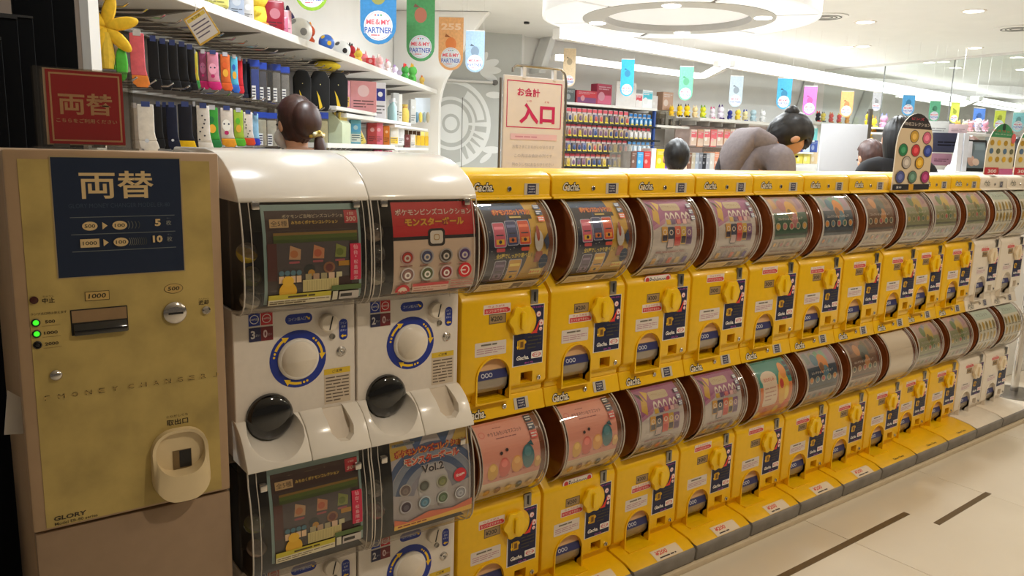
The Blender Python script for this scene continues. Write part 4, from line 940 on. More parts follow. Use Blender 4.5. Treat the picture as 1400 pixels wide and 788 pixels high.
# ================================================================== emblem on the grey wall
GN = Vector((sin(GA), -cos(GA), 0))
def gw(x, y):
    v = ray(x, y); t_ = (G0-O).dot(GN)/v.dot(GN); q = O+v*t_-G0; return (q.x*cos(GA)+q.y*sin(GA))*1000, q.z*1000
ec = gw(616.5, 169); k = (gw(671, 169)[0]-ec[0])/54.5          # mm per pixel
EW = (238, 240, 238)
p = Ink()
def ring(r0, r1, a0=0, a1=360): p.arc(ec[0], ec[1], r0*k, r1*k, a0, a1, EW, 40, 1.06)
ring(0.01, 8.5); ring(12, 24); ring(29, 33); ring(49, 54.5)
def pie(r0, r1, a0, a1): ring(r0, r1, a0, a1)
pie(36, 46, 8, 62); pie(24, 50, -3, 4)
for i, a in enumerate((-12, -24, -36, -50, -64)):
    x0, y0 = 24-i*1.5, 0
    c0, s0 = cos(radians(a)), sin(radians(a)); c1, s1 = cos(radians(a-10)), sin(radians(a-10))
    p.poly([(ec[0]+50*k*c0, ec[1]+52*k*s0), (ec[0]+50*k*c1, ec[1]+52*k*s1), (ec[0]+(26+i*2)*k*cos(radians(a-4)), ec[1]+(26+i*2)*k*sin(radians(a-4)))], EW)
for (x, y, r, a) in ((668, 88, 10, 20), (672, 96, 9, 0), (668, 104, 9, -25), (660, 82, 8, 60), (676, 130, 8, 0), (672, 205, 9, 0), (664, 216, 7, 40)):
    q = gw(x, y); c_, s_ = cos(radians(a)), sin(radians(a))
    p.poly([(q[0]+k*r*(1.5*cos(radians(b_))*c_-.55*sin(radians(b_))*s_), q[1]+k*r*(1.5*cos(radians(b_))*s_+.55*sin(radians(b_))*c_)) for b_ in range(0, 360, 24)], EW)
wall_g = bpy.data.objects['wall_emblem']
p.build('emblem_print', wall_g, lambda x, y, l: (x, -.001-l, y))
dx = gw(632, 150)[0]*.001
obj('door_joint', MB().box(dx-.004, dx+.004, -.003, .002, .05, 2.0), GRYP, wall_g)
zr = gw(650, 112)[1]*.001
t = thing('door_rail', 'thin grey sliding rail across the grey wall with the emblem', 'rail', G0+Vector((0, 0, zr)), GA)
obj('rail', MB().box(-.3, gw(676, 113)[0]*.001, -.05, -.01, -.012, .012), LAM, t); obj('end_stop', MB().cyl((gw(676, 113)[0]*.001, -.06, 0), .03, .055, 'y', 14), GRYP, t)
for i, (x, y, w_, h_, c, lab) in enumerate(((598, 163, 7, 16, (226, 190, 60), 'small yellow card on the white arched end panel'), (597, 187, 8, 10, (190, 190, 190), 'small grey printed card on the white arched end panel'), (598, 207, 12, 18, (90, 170, 220), 'small blue poster on the white arched end panel'))):
    pass

# ================================================================== shelf wall on the left
SE = px_s(150, 0)[0]-.14
t = thing('shelf_unit', 'long grey and white shelf unit with peg rails on the left wall', 'shelf', S0, SA)
obj('top_board', MB().box(SE, 4.0, 0, .455, 1.945, 1.985), LAM, t, bev=.002, seg=1)
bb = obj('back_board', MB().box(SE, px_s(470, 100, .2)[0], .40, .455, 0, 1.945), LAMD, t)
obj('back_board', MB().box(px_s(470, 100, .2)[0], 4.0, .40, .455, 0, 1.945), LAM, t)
for i in range(10): s = SE+.15+i*.62; obj('bracket', MB().slab([(.03, 1.945), (.40, 1.945), (.40, 1.895), (.33, 1.905)], s, s+.02, 'x'), GRYP, t)
sa = px_s(455, 170)[0]
def board(name, xa, xb, ypx, th, dep=(.0, .40)):
    s0, z0 = px_s(xa, ypx[0]); s1, z1 = px_s(xb, ypx[1]); z = (z0+z1)/2
    obj(name, MB().box(s0, s1, dep[0], dep[1], z-th, z), LAM, t, bev=.0015, seg=1); return z
zb1 = board('shelf_board', 460, 515, (146, 153.5), .022); zb2 = board('shelf_board', 474, 562, (156.5, 167), .026); zb3 = board('shelf_board', 448, 540, (195.5, 198.5), .03)
zb4 = board('shelf_board', 540, 585, (172, 175), .02); zb5 = board('shelf_board', 540, 586, (201, 203), .022); zb6 = board('shelf_board', 446, 584, (209, 211), .02)
obj('post', MB().box(sa-.02, sa+.02, .36, .40, .3, 1.945), LAMG, t)
for d_, z, sa_, sb_ in ((.30, 1.875, SE, px_s(400, 90, .2)[0]), (.30, 1.625, SE, px_s(400, 150, .2)[0]), (.30, 1.385, -.2, px_s(440, 200, .2)[0])): obj('peg_rail', MB().box(sa_, sb_, d_+.06, d_+.085, z-.012, z+.012), STL, t)
hk = None
for z, n, sa_, sb_ in ((1.875, 24, SE+.06, 1.25), (1.625, 22, SE+.2, 1.25), (1.385, 12, .1, 1.3)):
    for i in range(n):
        s = sa_+(sb_-sa_)*i/(n-1)
        if hk is None: hk = obj('hook', MB().tube([(0, .36, 0), (0, .05, 0), (0, .03, .012)], .004, 6), CHR, t); hk.location = (s, 0, z)
        else: h2 = hk.copy(); COL.objects.link(h2); h2.parent = t; h2.location = (s, 0, z)
obj('end_panel', MB().box(SE-.05, SE-.002, -.02, .455, 0, 2.6), mat('panel_shaded_taupe', (178, 160, 146), .5, noise=.05), t)  # shade on the panel's broad side is mixed into this taupe
obj('end_trim', MB().box(SE-.0515, SE-.0005, -.05, -.021, 0, 2.6), LAM, t)
# arched white end fin
FP = S0+SU*4.02
def fx(x, y): v = ray(x, y); q = O+v*((FP-O).dot(SU)/v.dot(SU)); return (q-S0).dot(SN), q.z
pts = [fx(600, 141), fx(603, 124), fx(608, 109), fx(617, 94), fx(630, 72), fx(645, 46), fx(662, 22)]
pts = [(pts[0][0], 0.0)]+pts+[(pts[-1][0]-.05, CEIL-.005), (.455, CEIL-.005), (.455, 0)]
arch_fin = tag(obj('arched_end_panel', MB().slab(pts, 4.02, 4.14, 'x'), WALLW, None, bev=.004), 'white arched end panel that flares at the top, right of the shelf wall', 'panel'); put(arch_fin, S0, SA)

# ---- goods on the shelf wall.  every item: pixel box -> a place on the wall plane
RZL = radians(-14)                 # goods are turned towards the way in
def place_box(x0, y0, x1, y1, d):
    P = onS((x0+x1)/2, y1, d); D = (P-O).dot(_f*1.0) if False else (P-O).dot(_f)
    w = (x1-x0)*D/F; zb = P.z; h = onZ_same(P, (x0+x1)/2, y0)-zb
    return P, w, zb, h
def onZ_same(P, x, y):             # height of the picture ray (x, y) at the plan distance of P
    v = ray(x, y); k_ = sqrt((P.x-O.x)**2+(P.y-O.y)**2)/sqrt(v.x**2+v.y**2); return O.z+v.z*k_
def at(P, z, d=0): return Vector((P.x, P.y, z))+SN*d
def cloth(c): return mat('fabric_%d_%d_%d' % c, c, .85, noise=.12, scale=60)
def plast(c): return mat('gloss_%d_%d_%d' % c, c, .35, noise=.06, scale=20)
def sock(lab, box, c, toe=None, d=.10, pat=None, grp='socks on the peg rails'):
    s, w, z, h = place_box(*box, d); w *= 1.1
    toe = toe or c
    t = thing('sock', lab, 'sock', at(s, z), RZL, grp)
    def outline(za, zb):
        P = []
        L_, R_ = [], []
        for i in range(9):
            v = za+(zb-za)*i/8
            fl = max(0, 1-v/.34)
            L_.append((-w*.40+w*.10*fl*fl+(.12*w if v < .04 else 0), v*h)); R_.append((w*(.28+.22*fl)-(.12*w if v < .04 else 0), v*h))
        return L_+R_[::-1]
    obj('leg', MB().slab(outline(.2, .93), -.008, .008), cloth(c), t, bev=.004); obj('toe', MB().slab(outline(0, .2), -.008, .008), cloth(toe), t, bev=.004)
    obj('header_card', MB().box(-w*.22, w*.14, -.0095, .0095, h*.88, h*.985), plast((196, 196, 204)) if sum(c) > 120 and sum(c) < 520 else plast((60, 74, 130)), t)
    if pat:
        p = Ink(); W_, H_ = w*1000, h*1000
        if pat == 'dots':
            R = random.Random(len(lab))
            for i in range(7): p.disc(R.uniform(W_*.2, W_*.62), H_*(.25+.08*i), W_*.05, (40, 40, 50), n=8)
        if pat == 'face': p.disc(W_*.42, H_*.52, W_*.24, tuple(min(255, v+30) for v in c), H_*.14); p.disc(W_*.3, H_*.55, W_*.05, (50, 60, 90)); p.disc(W_*.55, H_*.55, W_*.05, (50, 60, 90)); p.disc(W_*.42, H_*.34, W_*.12, (200, 40, 110))
        if pat == 'patch': p.disc(W_*.45, H_*.45, W_*.2, (240, 180, 60), H_*.1); p.disc(W_*.4, H_*.65, W_*.16, toe, H_*.08)
        if pat == 'logo': p.disc(W_*.45, H_*.2, W_*.09, (220, 226, 236))
        p.build('knit_pattern', t, flat(-w/2, 0, -.0085))
    return t
def pack(lab, box, c, d=.10, head=(40, 70, 170), clearb=True, grp='clear packs on the peg rails'):
    s, w, z, h = place_box(*box, d); w *= .94
    t = thing('hanging_pack', lab, 'pack', at(s, z), RZL, grp)
    obj('contents', MB().slab(rr(-w*.42, h*.04, w*.42, h*.76, w*.1), -.006, .008), cloth(c), t, bev=.003)
    obj('header', MB().slab([(-w/2, h*.8), (w/2, h*.8), (w/2, h*.97), (-w/2, h*.97)], -.003, .003), plast(head), t)
    obj('film', MB().slab(rr(-w/2, 0, w/2, h*.82, w*.06), -.009, .010), CLD, t)
    p = Ink(); p.rect(0, 0, w*420, h*330, (226, 224, 220)); p.lines(w*30, h*30, w*380, h*300, 4, (60, 60, 80), .5, len(lab)); p.build('price_label', t, flat(-w*.38, h*.05, -.0095))
    return t
def boxy(lab, box, c, d=.12, dep=.10, name='goods_box', cat='box', grp='boxes on the shelf wall', tilt=0, bands=None, z=None):
    s, w, zb, h = place_box(*box, d); w *= .95
    if z is not None: h += zb-z; zb = z
    t = thing(name, lab, cat, at(s, zb), RZL, grp); t.rotation_euler = (0, radians(tilt), RZL)
    obj('carton', MB().box(-w/2, w/2, 0, dep, 0, h), plast(c), t, bev=min(.003, w*.05), seg=1)
    p = Ink(); W_, H_ = w*1000, h*1000; R = random.Random(lab)
    for i, b_ in enumerate(bands or []): p.rect(W_*.06, H_*(.08+.84*i/len(bands)), W_*.94, H_*(.08+.84*(i+.8)/len(bands)), b_)
    p.lines(W_*.12, H_*.12, W_*.88, H_*.4, 3, tuple(int(v*.5) for v in c), .4, len(lab)); p.disc(W_*.5, H_*.68, min(W_, H_)*.22, tuple(min(255, int(v*.5+120)) for v in c))
    p.build('front_print', t, flat(-w/2, 0))
    return t
def plush(lab, loc, h, c, c2=None, rz=0, grp='plush toys', ears=1, name='plush_toy', R=None):
    """a plain soft toy: body, head, two ears, arms and feet, no face"""
    c2 = c2 or tuple(min(255, int(v*.6+100)) for v in c)
    t = thing(name, lab, 'plush toy', loc, rz, grp)
    obj('body', MB().ball((0, 0, h*.26), h*.23, h*.20, h*.27, 12, 8), cloth(c), t); obj('head', MB().ball((0, -h*.02, h*.64), h*.24, h*.21, h*.22, 12, 8), cloth(c), t)
    for sx in (-1, 1):
        if ears == 1: obj('ear', MB().ball((sx*h*.17, 0, h*.86), h*.07, h*.05, h*.13, 8, 6), cloth(c2), t)
        elif ears == 2: obj('ear', MB().lathe([(h*.06, 0), (h*.035, h*.12), (.0005, h*.2)], (sx*h*.14, 0, h*.80), 8), cloth(c2), t)
        obj('arm', MB().ball((sx*h*.22, -h*.06, h*.34), h*.08, h*.09, h*.07, 8, 6), cloth(c), t); obj('foot', MB().ball((sx*h*.13, -h*.16, h*.07), h*.08, h*.11, h*.07, 8, 6), cloth(c2), t)
    return t
# top shelf
ZT = 1.986
def on_top(x0, x1, ytop, d=.12):
    x = (x0+x1)/2; lo, hi = -60.0, 300.0
    for _ in range(40):            # the picture row at which the shelf's top shows below this column
        m_ = (lo+hi)/2
        if onS(x, m_, d).z > ZT: lo = m_
        else: hi = m_
    P = onS(x, m_, d); D = (P-O).dot(_f); return P, (x1-x0)*D/F, max(.05, onZ_same(P, x, ytop)-ZT)
for lab, x0, x1, yt, c in (('pale yellow bag standing at the near end of the top shelf', 270, 312, -20, (226, 222, 130)), ('grey printed pouch beside the yellow bag on the top shelf', 314, 334, -14, (150, 160, 180)),
                           ('dark red glossy pouch on the top shelf left of the footballs', 364, 389, 0, (140, 24, 44)), ('pink and grey boxed toy in front of the red pouch', 374, 394, 22, (196, 110, 140)), ('clear grey pouch standing left of the yellow soft toy', 332, 347, -4, (190, 186, 180)), ('pale pink pouch between the red pouch and the first football', 388, 399, 14, (226, 170, 180))):
    s, w, h = on_top(x0, x1, yt, .04); tb = thing('pouch', lab, 'pouch', at(s, ZT), RZL, 'pouches on the top shelf')
    obj('pouch_body', MB().slab(rr(-w/2, 0, w/2, h, min(w, h)*.12), 0, .09), plast(c), tb, bev=.012); p = Ink(); p.disc(w*500, h*550, min(w, h)*280, tuple(min(255, int(v*.6+90)) for v in c)); p.lines(w*150, h*120, w*850, h*300, 2, tuple(int(v*.5) for v in c), .4, 3); p.build('pouch_print', tb, flat(-w/2, 0))
s, w, h = on_top(345, 366, 0); plush('yellow soft toy in a clear bag on the top shelf', at(s, ZT), .24, (236, 206, 70), (200, 120, 60), SA, 'soft toys on the long top shelf')
def ball(lab, x0, x1, yt, c, cp, d=.12, pent=True):
    s, w, h = on_top(x0, x1, yt, d); r = w*.56
    t = thing('toy_ball', lab, 'ball', at(s, ZT+r), RZL, 'balls on the top shelf')
    obj('ball_skin', MB().ball((0, 0, 0), r, n=24, k=16), plast(c), t)
    q = Vector((.15, -.96, -.2)).normalized()
    for q in (Vector((.2, -.95, -.15)), Vector((-.55, -.55, .6)), Vector((.75, -.3, .6)), Vector((.0, -.4, -.9))):
        q.normalize(); u = q.cross(Vector((0, 0, 1))).normalized(); v = u.cross(q)
        P = [(q+u*.3*cos(2*pi*i/10)+v*.3*sin(2*pi*i/10)).normalized()*r*1.012 for i in range(10)]
        obj('patch', MB().add([q*r*1.016]+P, [(0, 1+i, 1+(i+1) % 10) for i in range(10)]), plast(cp), t)
ball('white football with a grey patch on the top shelf', 394, 425, 12, (238, 236, 230), (150, 150, 150)); ball('white football with a black patch on the top shelf, further along', 456, 478, 34, (240, 240, 238), (40, 40, 44))
ball('blue and yellow toy ball between the two footballs', 437, 456, 30, (60, 110, 200), (230, 190, 60), .06)
s, w, h = on_top(424, 438, 22); plush('orange-red soft toy between the footballs on the top shelf', at(s, ZT, .04), .17, (206, 80, 30), (236, 150, 40), SA, 'soft toys on the long top shelf')
s, w, h = on_top(411, 424, 18); plush('dark purple soft toy behind the first football', at(s, ZT, .12), .24, (60, 50, 100), (40, 34, 60), SA, 'soft toys on the long top shelf')
for lab, x, hh, c, c2, e in (('red and black soft toy past the second football on the top shelf', 482, .14, (190, 40, 50), (40, 30, 34), 1), ('yellow soft toy next to the red box on the top shelf', 492, .13, (240, 206, 80), (226, 120, 60), 2),
                             ('pale pink soft toy past the red box on the top shelf', 520, .15, (236, 180, 180), (240, 220, 214), 1), ('white and pink soft toy beside the pale pink one', 531, .14, (240, 220, 220), (226, 130, 150), 1),
                             ('lilac and white soft toy on the top shelf', 541, .12, (226, 214, 236), (170, 140, 200), 2), ('green and red soft toy near the far end of the top shelf', 555, .17, (70, 160, 70), (220, 50, 50), 1),
                             ('leaf green soft toy behind the green and red one', 565, .2, (90, 180, 80), (226, 170, 40), 2), ('yellow and orange soft toy near the end of the top shelf', 578, .13, (244, 206, 100), (236, 140, 70), 2), ('small orange soft toy at the very end of the top shelf', 591, .10, (240, 160, 110), (230, 110, 70), 2)):
    s, _ = px_s(x, 110, .12); plush(lab, sh(s, .13, ZT), hh, c, c2, SA, 'soft toys on the long top shelf', e)
for i, (x, hh, c, c2, e) in enumerate(((484, .17, (236, 196, 60), None, 1), (496, .18, (226, 120, 130), None, 2), (506, .17, (240, 226, 210), (226, 150, 160), 1), (514, .19, (236, 150, 160), None, 2), (524, .17, (226, 216, 226), None, 1), (535, .16, (240, 236, 236), (236, 120, 140), 2), (547, .17, (210, 196, 226), None, 1), (570, .15, (236, 226, 160), None, 2), (584, .13, (244, 200, 140), None, 1))):
    P_ = onS(x, 105, .28); P_.z = ZT; plush(f'{("yellow", "rose", "cream", "pink", "pale lilac", "white", "lavender", "pale yellow", "peach")[i]} soft toy in the back row of the top shelf', P_, hh, c, c2, RZL, 'soft toys on the long top shelf', e)
boxy('red box on the top shelf among the soft toys', (500, 79, 513, 100), (214, 50, 56), .08, .08, z=ZT)
s, z = px_s(462, 82, .05); t = thing('yellow_cushion', 'flat yellow cushion hanging under the long top shelf', 'cushion', sh(s, .12, 1.915), SA); obj('cushion', MB().ball((0, 0, 0), .12, .08, .028, 16, 8), cloth((226, 200, 40)), t)
# peg rows
s0 = 0
P_ = onS(147, 94, .08); t = thing('plush_toy', 'yellow petal-shaped soft toy hanging at the left end of the upper peg rail', 'plush toy', P_, RZL, 'soft toys on the peg rails')
obj('stalk', MB().lathe([(.02, 0), (.026, .04), (.02, .10), (.018, .12)], n=10), cloth((226, 190, 60)), t)
for k_ in range(6): a_ = radians(k_*60+15); mb = MB().ball((0, 0, 0), .022, .018, .055, 10, 8); mb.v = [(x_*cos(a_)+(z_+.055)*sin(a_), y_-.004*(k_ % 2), -x_*sin(a_)+(z_+.055)*cos(a_)+.14) for x_, y_, z_ in mb.v]; obj('petal', mb, cloth((236, 190, 40)), t)
obj('leaf', MB().ball((.045, .01, .02), .02, .012, .06, 10, 8), cloth((80, 180, 60)), t)
sock('green striped sock behind the yellow soft toy', (148, 60, 158, 95), (70, 180, 50), d=.14)
sock('grey sock left of the pink sock', (158, 50, 178, 100), (170, 158, 148), pat='patch'); sock('pink sock with a pale pack at its side, upper rail', (180, 40, 204, 119), (232, 106, 120), (240, 140, 60), d=.05)
for i, (a, b_, y) in enumerate(((204, 219, 48), (217, 232, 52), (230, 245, 54), (243, 258, 56), (254, 268, 60))): sock(f'black long sock in the upper rail, {ORD[i]} of five from the left', (a, y, b_+3, 122+i), (22, 22, 26), d=.10+.01*(i % 2), grp='black long socks')
sock('yellow sock with a green toe right of the black socks', (260, 67, 274, 121), (206, 190, 60), (70, 160, 80), pat='patch')
sock('plum sock with a magenta toe, upper rail', (273, 67, 286, 122), (150, 70, 110), (214, 40, 120), pat='face'); sock('light pink sock with a face pattern and magenta toe, upper rail', (284, 68, 303, 123), (232, 150, 180), (216, 40, 126), pat='face', d=.06)
sock('orange and green sock, upper rail', (302, 71, 318, 124), (226, 110, 50), (230, 100, 40), pat='patch', d=.08); sock('light blue sock with a dark blue toe, upper rail', (316, 74, 328, 127), (90, 190, 226), (50, 100, 190), pat='patch'); sock('red sock beside the light blue one', (325, 77, 334, 128), (214, 40, 50), d=.12)
for i, (a, b_) in enumerate(((332, 340), (338, 346))): sock('dark navy sock in the dark gap, '+('left' if i == 0 else 'right')+' one, upper rail', (a, 80, b_, 140), (26, 28, 44), d=.14)
pack('bright blue pack with a white label, upper rail', (343, 80, 356, 140), (40, 80, 190)); pack('grey clear pack right of the bright blue pack', (354, 84, 366, 141), (90, 92, 110), d=.08)
pack('black pack in a clear sleeve, upper rail', (364, 86, 374, 140), (24, 24, 30), head=(30, 40, 90)); pack('pale clear pack near the end of the upper rail', (372, 86, 385, 142), (150, 148, 150)); pack('last clear pack on the upper rail, above the woman', (384, 90, 397, 142), (160, 158, 160), d=.08)
sock('grey-white sock at the left end of the lower rail', (180, 140, 194, 205), (180, 172, 164), d=.16); sock('large plain white sock, lower rail', (190, 138, 217, 206), (232, 226, 216), pat='logo', d=.06)
sock('black sock right of the white sock, lower rail', (213, 138, 226, 203), (20, 20, 24)); sock('black sock hidden behind the navy sock, lower rail', (222, 139, 234, 204), (24, 24, 30), d=.16); sock('navy sock with a round white mark, lower rail', (229, 139, 247, 205), (24, 30, 56), pat='logo', d=.07)
sock('navy sock with a bright yellow toe, lower rail', (245, 138, 268, 206), (24, 26, 40), (250, 200, 20), d=.06); sock('black and white striped thin sock, lower rail', (264, 138, 272, 202), (60, 58, 60), d=.12); sock('white sock with small dark dots, lower rail', (270, 140, 292, 208), (232, 226, 218), pat='dots', d=.08)
sock('green sock with an oval patch, lower rail', (282, 143, 303, 203), (60, 160, 60), (30, 120, 60), pat='patch', d=.06); sock('orange and white sock with a muzzle pattern, lower rail', (302, 144, 323, 201), (232, 220, 210), (240, 160, 40), pat='face', d=.07)
sock('lime green sock, lower rail', (320, 147, 336, 200), (170, 200, 60), (100, 190, 50), pat='patch'); sock('white sock with a red-orange toe, lower rail', (333, 150, 349, 199), (236, 220, 210), (230, 80, 40), pat='dots', d=.07); sock('pale blue sock with a blue toe, lower rail', (345, 152, 356, 199), (150, 196, 226), (50, 60, 180))
pack('white printed pack left of the woman, lower rail', (352, 152, 366, 201), (226, 222, 206), d=.08); pack('white printed pack at the woman\'s shoulder, lower rail', (364, 153, 380, 202), (222, 220, 210), d=.09)
pack('white pack with yellow print right of the woman', (432, 152, 450, 206), (226, 220, 180), d=.06)
for i, (a, b_, y0, y1) in enumerate(((402, 425, 96, 150), (421, 446, 97, 152), (441, 467, 99, 150))):
    s, w, z, h = place_box(a, y0, b_, y1, .10); t = thing('black_tote', ('black bag with a yellow flash, ', 'middle black bag with a yellow flash, ', 'black bag hanging furthest right, ')[i]+('above the woman', 'between two black bags', 'beside the pink cards')[i], 'bag', at(s, z, -.02*i), RZL, 'black bags on the peg rail')
    obj('bag_body', MB().slab([(-w*.5, h*.1), (-w*.4, 0), (w*.42, .0), (w*.5, h*.12), (w*.52, h*.8), (w*.3, h), (-w*.3, h), (-w*.52, h*.8)], -.02, .02), cloth((20, 20, 22)), t, bev=.012)
    p = Ink(); W_, H_ = w*1000, h*1000; p.poly([(W_*.3, H_*.5), (W_*.45, H_*.36), (W_*.6, H_*.1), (W_*.44, H_*.04), (W_*.38, H_*.3)], (236, 200, 40)); p.disc(W_*.5, H_*.66, W_*.03, (236, 226, 150), n=6); p.build('flash_print', t, flat(-w/2, 0, -.0205))
# right part of the wall
for lab, bx, c, z, dep, d, tl, bands in (
    ('pink and yellow carton at the left of the upper short shelf', (463, 110, 479, 145), (226, 150, 170), zb1, .06, .06, 0, [(240, 200, 90), (236, 170, 180)]),
    ('large pink backing card with round prints, upper short shelf', (478, 111, 516, 150), (226, 156, 160), zb1, .03, .06, 0, None),
    ('white pouch with a blue top on the shelf', (512, 113, 528, 158), (226, 224, 230), zb2, .05, .04, 0, [(226, 224, 230), (40, 50, 140)]),
    ('tall grey clear box beside the pale bottles', (537, 127, 546, 162), (186, 186, 184), zb2, .08, .06, 0, None), ('tall white box at the end of the bottles', (545, 129, 550, 163), (216, 214, 206), zb2, .08, .06, 0, None),
    ('tall grey box right of the gold bag', (561, 136, 569, 167), (196, 196, 192), zb2, .08, .05, 0, None),
    ('blue-topped pack beside the file box', (479, 164, 494, 197), (110, 180, 200), zb3, .05, .07, 0, [(220, 226, 214), (90, 170, 210)]), ('slanting yellow pencil-shaped box with a red tip', (491, 167, 502, 196), (236, 206, 100), zb3, .05, .04, -24, [(236, 206, 100), (220, 60, 70)]),
    ('red and dark box behind the slanting yellow one', (502, 168, 516, 197), (170, 60, 60), zb3, .05, .10, 0, None), ('pink pouch on the lower shelf', (512, 168, 524, 197), (220, 110, 130), zb3, .05, .06, 0, None),
    ('orange-brown box on the lower shelf', (524, 172, 533, 197), (196, 110, 30), zb3, .06, .05, 0, None), ('white and yellow box on the lower shelf', (533, 173, 545, 198), (230, 226, 214), zb3, .06, .05, 0, [(240, 200, 60), (230, 226, 214)]), ('white box at the end of the lower shelf', (544, 174, 553, 198), (226, 226, 226), zb3, .06, .05, 0, None),
    ('dark red box at the far end, bottom shelf', (553, 184, 561, 201), (110, 50, 50), zb5, .06, .05, 0, None), ('white box at the far end, bottom shelf', (561, 184, 568, 202), (220, 214, 206), zb5, .06, .05, 0, None),
    ('pink box low down on the lowest shelf', (511, 205, 523, 211), (206, 70, 120), zb6, .06, .05, 0, None), ('magenta box low down on the lowest shelf', (525, 206, 537, 211), (200, 50, 110), zb6, .06, .05, 0, None)):
    boxy(lab, bx, c, d, dep, z=z, tilt=tl, bands=bands)
for i, x in enumerate((531, 537, 541)):
    s, z = px_s(x, 158, .07); t = thing('bottle', f'pale blue bottle on the shelf, {ORD[i]} of three from the left', 'bottle', sh(s, .03+.04*i, zb2), SA, 'pale bottles on the shelf')
    obj('bottle_body', MB().lathe([(0, 0), (.028, 0), (.03, .01), (.03, .11), (.012, .14), (.012, .15)], n=14), plast((170, 206, 210)), t); obj('cap', MB().cyl((0, 0, .148), .016, .03, 'z', 12), plast((226, 226, 230)), t)
s, z = px_s(552, 160, .06); t = thing('gold_bag', 'gold gathered bag on the shelf beside tall grey boxes', 'bag', sh(s, .05, zb2), SA); obj('sack', MB().lathe([(0, 0), (.05, .0), (.06, .05), (.055, .10), (.03, .13), (.045, .155)], n=16, sy=.6), cloth((196, 170, 80)), t); obj('tie', MB().lathe([(.034, .122), (.036, .13), (.034, .138)], n=14, sy=.6), plast((170, 120, 40)), t)
s, z = px_s(468, 190, .05); t = thing('file_box', 'pale green file box with yellow folders on the lower shelf', 'file box', sh(s, .02, zb3), SA)
obj('box_shell', MB().slab([(0, 0), (0, .13), (.10, .22), (.22, .24), (.22, 0)], -.09, .09, 'x'), plast((196, 206, 176)), t, bev=.002)
for i in range(6): obj('folder', MB().box(-.075, .075, .02+i*.03, .03+i*.03, .10, .20), plast((214, 190, 90)), t)
for i, x in enumerate((570, 575, 580, 585)):
    s, w, z, h = place_box(x-3, 134, x+3, 169, .08); t = thing('key_charm', f'thin hanging charm at the end of the shelf, {ORD[i]} from the left', 'charm', at(s, z), RZL, 'hanging charms'); obj('charm_card', MB().box(-w/2, w/2, -.002, .002, h*.4, h), plast((206, 216, 226)), t); obj('charm', MB().ball((0, 0, h*.25), w*.45, .01, h*.22, 10, 6), plast(((90, 130, 150), (226, 200, 90), (150, 170, 170), (200, 190, 160))[i]), t)
for i in range(6):
    s, w, z, h = place_box(553+i*5.5, 178+i*.5, 558+i*5.5, 198+i*.3, .08); t = thing('yellow_figure_pack', f'yellow hanging pack over the bottom shelf, {ORD[i]} from the left', 'pack', at(s, z), RZL, 'yellow packs at the far end'); obj('pack_body', MB().slab(rr(-w/2, 0, w/2, h*.7, w*.2), -.01, .01), plast((236, 190, 40)), t); obj('pack_header', MB().box(-w/2, w/2, -.003, .003, h*.7, h), plast((90, 60, 30) if i < 4 else (240, 220, 120)), t)
# rhombic price card hanging in front of the rail
q = onD(276, 36, 3.05); t = thing('price_card', 'tilted white price card with a yellow border hanging from the top shelf', 'price card', q, -radians(36.96)); t.rotation_euler = (0, radians(-32), -radians(36.96))
obj('card', MB().slab(rr(-.048, -.058, .048, .058, .004), 0, .002), plast((226, 180, 70)), t)
p = Ink(); p.rect(5, 7, 91, 109, (236, 228, 220)); p.rect(8, 92, 88, 106, (236, 206, 90)); p.text('新発売', 48, 99, 10, (120, 90, 30), 40, .02); p.lines(12, 20, 84, 84, 4, (110, 100, 120), .3, 5); p.build('card_print', t, flat(-.048, -.058)); obj('string', MB().tube([(.0, .003, .05), (.02, .01, .075), (.03, .02, .12)], .0012, 5), plast((226, 222, 214)), t)

